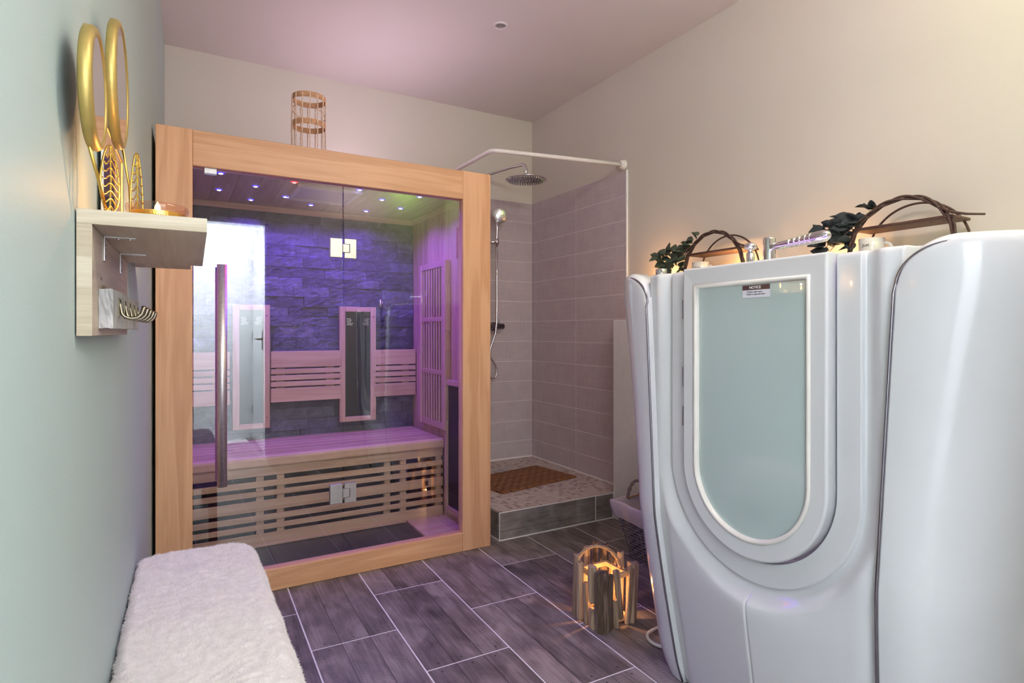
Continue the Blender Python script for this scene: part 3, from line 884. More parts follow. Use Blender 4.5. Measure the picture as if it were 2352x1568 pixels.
# front corner heater on the right wall
h = bxo('heater', 'perforated', sa, XI1 - 0.014, XI1 - 0.006, 2.80, 2.985, 0.13, 0.80, 0.001)
bxo('frame_stile', 'inner_v', h, XI1 - 0.026, XI1 - 0.001, 2.775, 2.802, 0.10, 0.83)
bxo('frame_stile', 'inner_v', h, XI1 - 0.026, XI1 - 0.001, 2.982, 3.010, 0.10, 0.83)
bxo('frame_rail', 'inner_y', h, XI1 - 0.026, XI1 - 0.001, 2.8025, 2.9815, 0.80, 0.83)
bxo('frame_rail', 'inner_y', h, XI1 - 0.026, XI1 - 0.001, 2.8025, 2.9815, 0.10, 0.13)
# warning sign on the right wall
sg = bxo('warning_sign', 'sign_red', sa, XI1 - 0.004, XI1 - 0.0005, 2.775, 2.90, 1.495, 1.665, 0.001)
bm = BM()
for k, zz in enumerate((1.65, 1.642, 1.61, 1.60, 1.59, 1.58, 1.57, 1.56, 1.54, 1.53, 1.51)): box(bm, XI1 - 0.0047, XI1 - 0.004, 2.79, 2.89 - 0.01 * (k % 3), zz - 0.0012, zz + 0.0012)
put('print_rule', bm, 'sign_dark', sg)
# towel hook and small screw on the stone
bm = BM(); box(bm, 1.108, 1.122, YI - 0.022, YI - 0.012, 1.250, 1.300, 0.002); tube(bm, [(1.115, YI - 0.022, 1.275), (1.115, YI - 0.05, 1.262), (1.115, YI - 0.055, 1.285)], 0.004, 8)
put('hook', bm, 'chrome', sa, smooth=True)
# LED spots in the cabin ceiling
LEDS = [(0.181, 2.911), (0.194, 3.254), (0.344, 3.087), (0.357, 3.415), (0.505, 3.247), (0.663, 3.387), (0.802, 2.901), (0.819, 3.232), (0.967, 3.061), (0.978, 3.395), (1.128, 3.223), (1.117, 2.892)]
for i, (x, y) in enumerate(LEDS + [(0.494, 2.913)]):
    red = i == len(LEDS)
    bm = BM(); lathe(bm, (x, y, ZI), [(0.017, -0.0005), (0.016, -0.003), (0.012, -0.004)], 18); r_ = put('led_spot', bm, 'led_halo' if not red else 'led_halo_red', sa)
    bm = BM(); lathe(bm, (x, y, ZI), [(0.0100, -0.0040), (0.007, -0.0060), (0.001, -0.0065)], 16); put('led_lens', bm, 'led_red' if red else 'led_blue', r_)
    if red: r_['label'] = 'red spot'; lamp('led_glow', 'SPOT', (x, y, ZI - 0.02), 1.5, (1, 0.05, 0.1), 0.012, target=(x, y, 0), spot=150)
    else: lamp('led_glow', 'SPOT', (x, y, ZI - 0.02), 6.4, (0.21, 0.065, 1.0), 0.012, target=(x, y, 0), spot=150)
# ceiling lamp panel
vp = bxo('ceiling_panel', 'violet_panel', sa, 0.535, 0.805, 2.945, 3.222, ZI - 0.010, ZI - 0.001)
for a in ((0.515, 0.535, 2.925, 3.242), (0.805, 0.825, 2.925, 3.242), (0.5355, 0.8045, 2.925, 2.945), (0.5355, 0.8045, 3.222, 3.242)):
    bxo('panel_frame', 'plastic_grey', vp, a[0], a[1], a[2], a[3], ZI - 0.018, ZI - 0.001)
# glass front
GY0, GY1 = YS + 0.022, YS + 0.029
gd = bxo('glass_door', 'clear_glass', sa, 0.067, 0.6585, GY0, GY1, 0.097, 1.752, 0.0)
gp = bxo('glass_panel', 'clear_glass', sa, 0.6625, 1.244, GY0, GY1, 0.094, 1.756, 0.0)
hb = BM(); cyl(hb, (0.166, YS - 0.036, 0.476), (0.166, YS - 0.036, 1.364), 0.0185, n=24); put('handle', hb, 'steel_brushed', gd, smooth=False)
for p in D.objects['handle'].data.polygons: p.use_smooth = len(p.vertices) == 4
hb = BM(); cyl(hb, (0.166, YS + 0.088, 0.476), (0.166, YS + 0.088, 1.35), 0.0185, n=24); put('inner_handle', hb, 'steel_brushed', gd, smooth=False)
hb = BM()
for z in (0.60, 1.24): cyl(hb, (0.166, YS - 0.036, z), (0.166, YS + 0.088, z), 0.008, n=12)
put('handle_standoff', hb, 'steel', gd)
for zc in (1.472, 0.368):
    for par, a, b in ((gd, 0.601, 0.656), (gp, 0.6655, 0.717)):
        q = BM()
        if a < 0.66: box(q, a, b, GY0 - 0.008, GY0 - 0.0002, zc - 0.043, zc + 0.043, 0.0015); box(q, a, b, GY1 + 0.0002, GY1 + 0.008, zc - 0.043, zc + 0.043, 0.0015)
        else:
            for (c, d, e, f) in ((a, b, zc + 0.020, zc + 0.043), (a, b, zc - 0.043, zc - 0.020), (a + 0.024, b, zc - 0.020, zc + 0.020)):
                box(q, c, d, GY0 - 0.008, GY0 - 0.0002, e, f, 0.0); box(q, c, d, GY1 + 0.0002, GY1 + 0.008, e, f, 0.0)
        hp = put('hinge_plate', q, 'hinge_steel', par)
    q = BM(); box(q, 0.6565, 0.686, GY0 - 0.010, GY1 + 0.010, zc - 0.0185, zc + 0.0185, 0.001); put('hinge_knuckle', q, 'hinge_steel', gp)
q = BM(); box(q, 0.105, 0.150, GY0 - 0.007, GY1 + 0.007, 1.735, 1.757, 0.001); put('stop_bracket', q, 'steel', sa)

# reed lantern on the roof
t = thing('reed_lantern', 'open cylindrical reed basket lantern standing on the sauna roof', 'lantern', (0.545, 2.83, 1.90))
LC = Vector((0.545, 2.83, 1.899)); LR = 0.073
for z0, z1, mt_ in ((0.0, 0.035, 'reed'), (0.145, 0.17, 'reed'), (0.268, 0.292, 'reed')):
    bm = BM()
    for i in range(6): tube(bm, [LC + Vector((LR * math.cos(a), LR * math.sin(a), z0 + 0.003 + (z1 - z0) * i / 6)) for a in [2 * PI * k / 36 for k in range(36)]], 0.0026, 6, closed=True)
    put('woven_band', bm, mt_, t, smooth=True)
for k in range(14):
    a = 2 * PI * k / 14 + 0.1; bm = BM(); p = LC + Vector(((LR + 0.003) * math.cos(a), (LR + 0.003) * math.sin(a), 0.0))
    tube(bm, [p, p + Vector((random.uniform(-.002, .002), random.uniform(-.002, .002), 0.15)), p + Vector((0, 0, 0.294))], 0.0027, 6); put('stake', bm, 'reed_pale', t)
bm = BM(); tube(bm, [LC + Vector((LR * .98 * math.cos(a), LR * .98 * math.sin(a), 0.215 - 0.02 * math.sin(a + 1))) for a in [2 * PI * k / 36 for k in range(36)]], 0.0018, 6, closed=True); put('loose_reed', bm, 'reed', t)
bm = BM(); lathe(bm, LC, [(0.001, 0.001), (0.070, 0.001), (0.070, 0.006), (0.001, 0.006)], 28); put('base_disc', bm, 'reed', t)

# ================================================================== WALK-IN TUB
YC = 1.0
tb = thing('walk_in_tub', 'white acrylic walk-in bathtub with arched glazed door', 'bathtub', (1.75, YC, 0))


def sst(a, b, x):
    x = max(0.0, min(1.0, (x - a) / (b - a))); return x * x * (3 - 2 * x)


def hw(z): return 0.302 + 0.065 * max(0.0, min(1.0, z / 1.2))


def dU(q, z): return abs(q) - 0.224 if z > 0.724 else math.hypot(q, z - 0.724) - 0.224


def bodyX(q, z):
    d = dU(q, z)
    tp = 0.085 * (max(0.0, (0.55 - z)) / 0.55) ** 1.2
    low = sst(0.52, 0.36, z)
    skirt = 1.286 - low * 0.034 * max(0.0, 1 - abs(q) / 0.33) + tp
    edge = sst(hw(z) - 0.06, hw(z), abs(q))
    skirt += edge * 0.012
    if low > 0 and d > 0.06: skirt += 0.004 * math.exp(-(q / 0.0035) ** 2) * low
    if d < 0.056: return 1.306 - 0.003 * sst(0.0, 0.05, d)
    if d < 0.064: return 1.303 + 0.012 * sst(0.056, 0.062, d)
    return 1.315 + (skirt - 1.315) * sst(0.064, 0.112, d)


def shell_row(kind, v):
    """origin on the door outline, outward direction, distance to the shell's border, all in (q, z)"""
    if kind == 'line': return (math.copysign(0.224, v[0]), v[1]), (math.copysign(1.0, v[0]), 0.0), hw(v[1]) - 0.224
    ca, sa_ = math.cos(v), math.sin(v)
    lo, hi = 0.0, 1.2
    for _ in range(40):
        m_ = (lo + hi) / 2; q, z = (0.224 + m_) * ca, 0.724 + (0.224 + m_) * sa_
        if z > 0.012 and abs(q) < hw(z): lo = m_
        else: hi = m_
    return (0.224 * ca, 0.724 + 0.224 * sa_), (ca, sa_), lo


ss = [('line', (1, 1.262 - (1.262 - 0.724) * k / 40)) for k in range(40)]
angs = sorted([-PI * k / 150 for k in range(151)] + [-PI / 2 + math.radians(d_) for d_ in (-1.0, -0.6, -0.4, -0.28, -0.15, 0.15, 0.28, 0.4, 0.6, 1.0)], reverse=True)
corner = [math.atan2(0.02 - 0.724, sg * hw(0.02)) for sg in (1, -1)]
ss += [('arc', a) for a in sorted(angs + corner, reverse=True)]
ss += [('line', (-1, 0.724 + (1.262 - 0.724) * (k + 1) / 40)) for k in range(40)]
dl_ = [0.0, 0.0006, 0.002, 0.006, 0.02, 0.04, 0.053, 0.0555, 0.057, 0.0585, 0.060, 0.062, 0.064, 0.068, 0.073, 0.079, 0.086, 0.093, 0.100, 0.106, 0.112]
bm = BM(); G_ = []
for kind, v in ss:
    (q0, z0), (dq, dz), Dm = shell_row(kind, v)
    row = [bm.verts.new((1.372, YC + q0, z0))]
    ds = [d if d < 0.1 else 0.1 + (d - 0.1) * min(1.0, (Dm - 0.1) / 0.02) for d in dl_]
    ds = ds + [ds[-1] + (Dm - ds[-1]) * k / 22 for k in range(1, 23)]
    for d in ds:
        q, z = q0 + dq * d, z0 + dz * d
        row.append(bm.verts.new((bodyX(q, z) if d > 0 else 1.3075, YC + q, z)))
    q, z = q0 + dq * Dm, z0 + dz * Dm; xe = bodyX(q, z)
    row.append(bm.verts.new((xe + 0.010, YC + q + dq * 0.002, z + dz * 0.002))); row.append(bm.verts.new((xe + 0.14, YC + q + dq * 0.012, z + dz * 0.004)))
    G_.append(row)
for a, b in zip(G_, G_[1:]):
    for i in range(len(a) - 1): bm.faces.new((a[i], a[i + 1], b[i + 1], b[i]))
for top in (G_[0], G_[-1]):
    prev = top
    for (dx, dz) in ((0.002, 0.007), (0.007, 0.011), (0.014, 0.013), (0.05, 0.013), (0.052, -0.10)):
        row = [bm.verts.new((max(v.co.x + dx, 0) if k > 0 else v.co.x + 0.001, v.co.y, 1.262 + dz)) for k, v in enumerate(top)]
        for i in range(len(row) - 1): bm.faces.new((prev[i], prev[i + 1], row[i + 1], row[i]))
        prev = row
put('front_shell', bm, 'acrylic', tb, smooth=True)


def cap_pt(a, z, sgn):
    k = max(0.0, min(1.0, z / 1.2))
    kk = k if z > 0.10 else max(0.0, z - 0.03 * ((0.10 - z) / 0.10) ** 2) / 1.2
    h = hw(z); xs = bodyX(h, z) - 0.022
    P = 0.500 + 0.125 * k ** 2.4
    if z < 0.10: P -= 0.03 * ((0.10 - z) / 0.10) ** 2; xs += 0.012 * ((0.10 - z) / 0.10) ** 2
    if a <= PI / 2:
        s, c = math.sin(a) ** 0.8, math.cos(a) ** 0.8
        return Vector((xs + 0.40 * (1 - c), YC + sgn * (h + (P - h) * s), z))
    f = (a - PI / 2) / (PI / 2)
    x0 = xs + 0.40
    return Vector((x0 + (2.13 - x0) * f, YC + sgn * P, z))


for sgn in (1, -1):
    bm = BM()
    NA = 46; aa = sorted([max(1e-4, PI / 2 * (i / 34) ** 1.15) if i <= 34 else PI / 2 + PI / 2 * (i - 34) / 12 for i in range(NA + 1)] + [0.0006, 0.0018, 0.004, 0.008, 0.013, 0.019, 0.035, 0.045])
    cols = []
    for i, a in enumerate(aa):
        p0 = cap_pt(a, 1.2, sgn); dist = abs(p0.y - YC) - hw(1.2)
        rr = 0.105
        u = max(0.0, 1 - dist / rr) if a < PI / 2 else 0.0
        zt = 1.262 - 0.085 * (1 - math.sqrt(max(0.0, 1 - u * u)))
        col = []
        for j in range(31):
            z = 0.004 + (zt - 0.004) * j / 30; col.append(cap_pt(a, z, sgn))
        top = col[-1]; nrm = (Vector((1.85, YC + sgn * 0.22, top.z)) - top).normalized()
        if a < 0.5: nrm = Vector((1, 0, 0)).lerp(nrm, a / 0.5).normalized()
        for ang_ in (25, 50, 75, 90):
            r_ = 0.025; t_ = math.radians(ang_); col.append(top + nrm * (r_ * (1 - math.cos(t_))) + Vector((0, 0, r_ * math.sin(t_))))
        col.append(top + nrm * 0.06 + Vector((0, 0, 0.025))); col.append(top + nrm * 0.075 + Vector((0, 0, -0.10)))
        cols.append(col)
    first = [[v + Vector((0.13, -sgn * 0.02, 0)) for v in cols[0]], [v + Vector((0.045, -sgn * 0.012, 0)) for v in cols[0]], [v + Vector((0.006, -sgn * 0.005, 0)) for v in cols[0]], [v + Vector((0.001, -sgn * 0.003, 0)) for v in cols[0]]]
    cols = first + cols
    VV = [[bm.verts.new(p) for p in c] for c in cols]
    for i in range(len(VV) - 1):
        for j in range(len(VV[0]) - 1): bm.faces.new((VV[i][j], VV[i + 1][j], VV[i + 1][j + 1], VV[i][j + 1]))
    put('end_cap', bm, 'acrylic', tb, smooth=True)
    # chrome seam along the joint of cap and front
    bm = BM(); pts = [cap_pt(1e-4, 0.01 + 1.165 * j / 40, sgn) + Vector((-0.001, -sgn * 0.0055, 0)) for j in range(41)]
    for k in range(1, 31):
        ph_ = 1.45 * k / 30; d_ = 0.105 * (1 - math.cos(ph_)); h12 = hw(1.2); a = math.asin(min(1.0, (d_ / (0.625 - h12)) ** 1.25))
        pts.append(cap_pt(max(a, 1e-4), 1.262 - 0.085 * (1 - math.sin(ph_)) + 0.006, sgn) + Vector((0.004, -sgn * 0.005, 0.003)))
    tube(bm, pts, 0.0032, 8); put('seam_trim', bm, 'chrome_dark', tb, smooth=True)
# rear deck and basin
bm = BM(); box(bm, 1.56, 2.12, YC - 0.52, YC + 0.50, 1.255, 1.305, 0.012); put('rear_deck', bm, 'acrylic', tb)
bm = BM(); box(bm, 1.385, 1.60, YC - 0.36, YC + 0.36, 0.10, 0.12); box(bm, 1.60, 1.63, YC - 0.36, YC + 0.36, 0.12, 1.25); box(bm, 1.385, 1.60, YC - 0.39, YC - 0.36, 0.12, 1.20); box(bm, 1.385, 1.60, YC + 0.36, YC + 0.39, 0.12, 1.20)
box(bm, 2.10, 2.13, YC - 0.48, YC + 0.48, 0.01, 1.25)
put('basin', bm, 'acrylic', tb)


def upath(hwid, zarc, ztop, r, n=40, x=1.283):
    pts = [Vector((x, YC + hwid, ztop))]
    for k in range(1, 9): pts.append(Vector((x, YC + hwid, ztop + (zarc - ztop) * k / 9)))
    for k in range(n + 1):
        a = -PI * k / n; pts.append(Vector((x, YC + hwid * math.cos(a), zarc + r * math.sin(a))))
    for k in range(8, 0, -1): pts.append(Vector((x, YC - hwid, ztop + (zarc - ztop) * k / 9)))
    pts.append(Vector((x, YC - hwid, ztop))); return pts


def loop(pts, x): return [Vector((x, p.y, p.z)) for p in pts]


# door leaf with rounded edges, a U-shaped ring around the window
bm = BM()
out = upath(0.2165, 0.724, 1.277, 0.2165); inn = upath(0.172, 0.727, 1.226, 0.172)
out2 = upath(0.2125, 0.724, 1.273, 0.2125)
rings_ = []
for pts, x in ((inn, 1.330), (inn, 1.284), (out2, 1.281), (out, 1.285), (out, 1.336)):
    rings_.append([bm.verts.new(p) for p in loop(pts, x)])
for a, b in zip(rings_, rings_[1:]): bridge(bm, a, b)
bridge(bm, rings_[-1], rings_[0])
door = bevel_mod(put('door_leaf', bm, 'acrylic_matt', tb), 0.0015, 1)
bm = BM(); g0 = upath(0.169, 0.727, 1.222, 0.169)
f_ = [bm.verts.new(p) for p in loop(g0, 1.290)]; b_ = [bm.verts.new(p) for p in loop(g0, 1.298)]
bm.faces.new(f_); bm.faces.new(b_[::-1]); bridge(bm, f_, b_); put('door_glass', bm, 'frosted_glass', door)
bm = BM(); rr_ = []
for ww, x in ((0.176, 1.2830), (0.1745, 1.2785), (0.170, 1.2770), (0.166, 1.2800), (0.1635, 1.2898)):
    rr_.append([bm.verts.new(p) for p in loop(upath(ww, 0.727, 1.2175 + (ww - 0.1635), ww), x)])
for a, b in zip(rr_, rr_[1:]): bridge(bm, a, b)
o = put('window_bead', bm, 'bead_cream', door, smooth=True)
for zc in (1.16, 0.965, 0.85):
    bm = BM(); box(bm, 1.288, 1.31, YC + 0.2168, YC + 0.2235, zc - 0.026, zc + 0.026, 0.001); cyl(bm, (1.290, YC + 0.2205, zc - 0.028), (1.290, YC + 0.2205, zc + 0.028), 0.0042, n=10); put('hinge', bm, 'chrome_dark', door)
# NOTICE plate
npz0, npz1, npy0, npy1 = 1.1835, 1.2155, 0.936, 1.016
pl = bxo('notice_plate', 'notice_white', door, 1.2880, 1.2899, npy0, npy1, npz0, npz1 - 0.0125, 0.0)
bxo('notice_header', 'notice_dark', pl, 1.2880, 1.2899, npy0, npy1, npz1 - 0.0125, npz1, 0.0)
TM = Matrix(((0, 0, -1, 0), (-1, 0, 0, 0), (0, 1, 0, 0), (0, 0, 0, 1)))


def text(name, body, size, loc, mat, parent, M=TM, align='CENTER', offset=0.0):
    c = D.curves.new(name, 'FONT'); c.body = body; c.size = size; c.align_x = align; c.align_y = 'CENTER'; c.extrude = 0.0002; c.offset = offset
    c.materials.append(MATS[mat])
    tmp = D.objects.new('tmp', c); COL.objects.link(tmp)
    me = D.meshes.new_from_object(tmp.evaluated_get(bpy.context.evaluated_depsgraph_get()))
    D.objects.remove(tmp); D.curves.remove(c)
    o = D.objects.new(name, me); COL.objects.link(o)
    o.parent = parent; o.matrix_parent_inverse = Matrix.Translation(-WLOC[parent.name])
    o.matrix_basis = Matrix.Translation(loc) @ M
    return o


text('lettering', 'NOTICE', 0.0095, (1.2877, 0.978, 1.2092), 'ink_white', pl, offset=0.00022)
text('lettering', 'Cylinder with water,', 0.0056, (1.2877, 1.003, 1.1978), 'ink_dark', pl, align='LEFT')
text('lettering', 'forbid to open the door', 0.0056, (1.2877, 1.003, 1.1918), 'ink_dark', pl, align='LEFT')
# small controls on the rim
bm = BM(); lathe(bm, (1.42, 1.445, 1.283), [(0.0185, 0.0), (0.0185, 0.022), (0.017, 0.024), (0.001, 0.024)], 28); put('control_knob', bm, 'chrome', tb, smooth=False)
for p in D.objects['control_knob'].data.polygons: p.use_smooth = True
bm = BM(); tube(bm, [(1.505 + 0.058 * math.cos(a), 1.515 + 0.062 * math.sin(a), 0.008 + 0.02 * max(0, math.cos(a))) for a in [math.radians(40 + 280 * k / 30) for k in range(31)]], 0.0055, 8)
put('cable', bm, 'cable_white', tb, smooth=True)

# tub filler with hand shower
t = thing('tub_faucet', 'chrome tub filler with knob and resting hand shower', 'faucet', (1.63, 1.19, 1.305))
fz0 = 1.3055
bm = BM(); box(bm, 1.592, 1.665, 1.155, 1.292, fz0, fz0 + 0.007, 0.002); put('base_plate', bm, 'chrome', t)
bm = BM(); lathe(bm, (1.63, 1.185, fz0 + 0.007), [(0.0185, 0), (0.0185, 0.076), (0.0165, 0.081), (0.001, 0.082)], 28); put('column', bm, 'chrome', t, smooth=True)
bm = BM(); lathe(bm, (1.63, 1.255, fz0 + 0.007), [(0.0125, 0), (0.0125, 0.040), (0.008, 0.042), (0.008, 0.050), (0.019, 0.054), (0.0205, 0.062), (0.017, 0.070), (0.010, 0.0735), (0.001, 0.074)], 28); put('diverter_knob', bm, 'chrome', t, smooth=True)
bm = BM(); hp_ = [(1.625, 1.175, 1.361), (1.620, 1.15, 1.362), (1.615, 1.10, 1.3635), (1.608, 1.05, 1.3655), (1.602, 1.01, 1.367), (1.598, 0.985, 1.368), (1.596, 0.972, 1.3685), (1.595, 0.966, 1.3687)]
tube(bm, hp_, [0.010, 0.0115, 0.0125, 0.0150, 0.0170, 0.0170, 0.012, 0.004], 18); ho = put('hand_shower', bm, 'chrome', t, smooth=True)
for k, f in enumerate((0.36, 0.5, 0.64, 0.78, 0.9)):
    bm = BM(); a = Vector(hp_[1]).lerp(Vector(hp_[4]), f); d = (Vector(hp_[4]) - Vector(hp_[1])).normalized(); r0 = 0.0118 + 0.0056 * f
    tube(bm, [a - d * 0.0009, a + d * 0.0009], r0 + 0.0004, 18); put('grip_ring', bm, 'steel', ho)

# ================================================================== LEDGE OBJECTS ALONG THE RIGHT WALL
bm = BM(); box(bm, 2.17, XR - 0.001, 0.35, 2.41, 1.318, 1.340, 0.002); led = put('wall_ledge', bm, 'white_lacquer'); tag(led, 'long white ledge on the right wall behind the tub', 'shelf')
LZ = 1.340


def hoop(cy, label, leafmat, seed, R, cx=2.285):
    rn = random.Random(seed)
    h = thing('hoop_shelf', label, 'wreath shelf', (cx, cy, LZ), 'willow hoop shelves on the ledge')
    zc = 1.395
    a0 = -math.asin((zc - LZ - 0.004) / R)

    def P(a, dx, r):
        return Vector((cx + dx, cy + r * math.cos(a), zc + r * math.sin(a)))
    # front hoop of three twisted willow rods, back hoop of a single one; +Y is the left end in view
    bm = BM()
    for s in range(3):
        pts = []
        for k in range(61):
            a = a0 + (PI - 2 * a0) * k / 60; tw = a * 5 + s * 2.1
            pts.append(P(a, -0.060 + 0.006 * math.cos(tw), R + 0.006 * math.sin(tw) + 0.003 * math.sin(a * 3 + seed)))
        tube(bm, pts, 0.0042, 7)
    pts = [P(0.38 + 0.03 * k - 0.5, -0.06, R + 0.002 + 0.0035 * k * k * 0.12) for k in range(2)]
    put('front_hoop', bm, 'willow', h, smooth=True)
    bm = BM(); tube(bm, [P(a0 + (PI - 2 * a0) * k / 50, 0.055, R - 0.004) for k in range(51)], 0.0042, 7); put('back_hoop', bm, 'willow', h, smooth=True)
    bm = BM(); tube(bm, [P(0.55, -0.064, R + 0.004), Vector((cx - 0.06, cy - 0 + R * 0.93 * -1, 1.49)) if False else P(0.42, -0.07, R + 0.006)], 0.003, 6)
    bm.free()
    bm = BM(); tube(bm, [Vector((cx - 0.065, cy - R * math.cos(0.75), zc + R * math.sin(0.75))), Vector((cx - 0.07, cy - R * 0.95, 1.490)), Vector((cx - 0.075, cy - R * 1.2, 1.476)), Vector((cx - 0.078, cy - R * 1.5, 1.466))], [0.004, 0.005, 0.004, 0.0035], 7)
    put('loose_twig', bm, 'willow', h, smooth=True)
    bm = BM(); box(bm, cx - 0.066, cx + 0.062, cy - 0.165, cy + 0.165, 1.474, 1.484, 0.002); put('plank', bm, 'plank_dark', h)
    bm = BM()
    for yy in (-0.12, -0.08, 0.10): lathe(bm, (cx - 0.02, cy + yy, 1.4735), [(0.005, 0.0003), (0.001, 0.0001)], 8)
    put('screw_hole', bm, 'black_hole', h)
    # leaf spray at the left end
    lm = D.meshes.new('leaf'); b = BM(); prof = [(0, 0), (0.008, 0.010), (0.013, 0.013), (0.020, 0.0135), (0.028, 0.010), (0.035, 0.004), (0.039, 0)]
    mid = [b.verts.new((x, 0, 0.002 - 0.05 * x * x * 3)) for x, w in prof]
    up = [b.verts.new((x, w, 0.002 + w * 0.35 - 0.15 * x * x)) for x, w in prof[1:-1]]; dn = [b.verts.new((x, -w, 0.002 + w * 0.35 - 0.15 * x * x)) for x, w in prof[1:-1]]
    for sd_, fl_ in ((up, 1), (dn, 0)):
        ch = [mid[0]] + sd_ + [mid[-1]]
        for i in range(len(prof) - 1):
            vs = [mid[i], mid[i + 1], ch[i + 1], ch[i]]
            u_ = []
            [u_.append(v) for v in vs if v not in u_]
            if len(u_) > 2: b.faces.new(u_ if not fl_ else u_[::-1])
    ex = bmesh.ops.extrude_face_region(b, geom=b.faces[:]); bmesh.ops.translate(b, vec=(0, 0, 0.0008), verts=[v for v in ex['geom'] if isinstance(v, bmesh.types.BMVert)])
    bmesh.ops.recalc_face_normals(b, faces=b.faces); b.to_mesh(lm); b.free(); lm.materials.append(MATS[leafmat])
    for p in lm.polygons: p.use_smooth = True
    for s in range(4):
        st = P(0.9 - 0.05 * s, -0.065, R); pts = [st]
        dirv = Vector((-0.25 + rn.uniform(-0.2, 0.2), 0.75, -0.55 + 0.28 * s)).normalized()
        for k in range(5):
            dirv = (dirv + Vector((0, 0.16, -0.22))).normalized(); q = pts[-1] + dirv * 0.036
            q.z = max(q.z, LZ + 0.015); pts.append(q)
        bm = BM(); tube(bm, pts, [0.0028, 0.0025, 0.002, 0.0018, 0.0015, 0.001], 6); put('stem', bm, 'willow', h)
        for k in range(1, len(pts)):
            for sd_ in (-1, 1, 1.7):
                if rn.random() < 0.18: continue
                o = D.objects.new('leaf', lm); COL.objects.link(o); o.parent = h; o.matrix_parent_inverse = Matrix.Translation(-WLOC[h.name])
                q = pts[k] + Vector((rn.uniform(-.008, .008), rn.uniform(-.008, .008), rn.uniform(-.004, .008)))
                q.z = max(q.z, LZ + 0.03)
                e = Matrix.Rotation(rn.uniform(-0.9, 0.9) + (1.57 if sd_ < 0 else 1.2), 4, 'Z') @ Matrix.Rotation(rn.uniform(-0.7, 0.5), 4, 'Y') @ Matrix.Rotation(sd_ * rn.uniform(0.5, 1.3), 4, 'X')
                o.matrix_basis = Matrix.Translation(q) @ e @ Matrix.Scale(rn.uniform(1.2, 1.75), 4)
    for k in range(14):
        o = D.objects.new('leaf', lm); COL.objects.link(o); o.parent = h; o.matrix_parent_inverse = Matrix.Translation(-WLOC[h.name])
        q = P(0.02 + 0.085 * k, -0.07, R + rn.uniform(-0.010, 0.018))
        o.matrix_basis = Matrix.Translation(q) @ Matrix.Rotation(rn.uniform(0.6, 2.6), 4, 'Z') @ Matrix.Rotation(rn.uniform(-1.0, 0.6), 4, 'Y') @ Matrix.Rotation(rn.uniform(-1.2, 1.2), 4, 'X') @ Matrix.Scale(rn.uniform(1.1, 1.6), 4)
    return h


hoop(1.925, 'smaller-looking willow hoop shelf with green leaves, left of the tub filler', 'leaf_green', 3, 0.174)
hoop(1.095, 'willow hoop shelf with dark blue-grey leaves above the right end of tub', 'leaf_dark', 8, 0.172)


def mug(x, y, z, r, hgt, label, txt):
    m = thing('mug', label, 'mug', (x, y, z), 'mugs on the wall ledge')
    bm = BM(); lathe(bm, (x, y, z), [(0.001, 0.001), (r * 0.80, 0.001), (r * 0.86, 0.006), (r * 0.97, hgt * 0.6), (r, hgt), (r - 0.003, hgt + 0.0005), (r - 0.004, hgt - 0.002), (r * 0.8, 0.008), (0.001, 0.007)], 36); put('cup', bm, 'mug_glaze', m, smooth=True)
    hd_ = Vector((0.25, -0.97, 0)).normalized()
    bm = BM(); pts = [Vector((x, y, z + hgt * 0.5)) + hd_ * (r * 0.96 + 0.026 * math.sin(PI * k / 12)) + Vector((0, 0, hgt * 0.33 * math.cos(PI * k / 12))) for k in range(13)]
    tube(bm, pts, 0.0045, 8, flat=1.5); put('handle', bm, 'mug_glaze', m, smooth=True)
    dr_ = Vector((-x + 0.0, -y + 0.0, 0)).normalized()
    ad = Matrix.Rotation(math.radians(txt[1]), 3, 'Z') @ dr_
    q = Vector((x, y, z + hgt * txt[2])) + ad * (r * (0.965) + 0.0008)
    rt = Vector((0, 0, 1)).cross(ad)
    M = Matrix(((rt.x, 0, ad.x, 0), (rt.y, 0, ad.y, 0), (0, 1, 0, 0), (0, 0, 0, 1)))
    text('lettering', txt[0], 0.0165, q, 'ink_dark', m, M)
    return m


mug(2.25, 2.02, LZ, 0.041, 0.098, 'white mug under the hoop shelf with green leaves', ('Just', -20, 0.70))
mug(2.25, 1.205, LZ, 0.043, 0.102, 'yellowish white mug printed with small letters, beside the dark leaves', ('Just', -26, 0.74))


def candle(x, y, z, r, hgt, label, power, group=None, cat='candle', fl=0.022):
    c = thing('candle', label, cat, (x, y, z), group)
    bm = BM(); lathe(bm, (x, y, z), [(0.001, 0.0005), (r, 0.0005), (r, hgt - 0.002), (r - 0.002, hgt), (r * 0.55, hgt - 0.003), (0.001, hgt - 0.004)], 28); put('wax_body', bm, 'wax', c, smooth=False)
    bm = BM(); cyl(bm, (x, y, z + hgt - 0.004), (x, y, z + hgt + 0.006), 0.0011, n=6); put('wick', bm, 'ink_dark', c)
    bm = BM(); lathe(bm, (x, y, z + hgt + 0.004), [(0.0008, 0), (0.0042, fl * 0.25), (0.0036, fl * 0.5), (0.0015, fl * 0.8), (0.0003, fl)], 12); put('flame', bm, 'flame', c, smooth=True)
    lamp('candle_glow', 'POINT', (x, y, z + hgt + 0.004 + fl + 0.004), power, (1.0, 0.50, 0.17), 0.0035)
    return c


candle(2.295, 2.36, LZ, 0.020, 0.022, 'tea light on the ledge left of the green leaves, nearest the shower', 1.5, 'tea lights on the ledge')
candle(2.31, 1.84, LZ, 0.020, 0.022, 'tea light on the ledge behind the tub filler', 1.1, 'tea lights on the ledge')
candle(2.30, 1.36, LZ, 0.020, 0.022, 'tea light on the ledge left of the dark leaves', 0.9, 'tea lights on the ledge')

# ================================================================== WICKER BASKET
bk = thing('laundry_basket', 'grey wicker basket with fabric liner and rope handle, behind the tub', 'basket', (2.03, 2.06, 0))


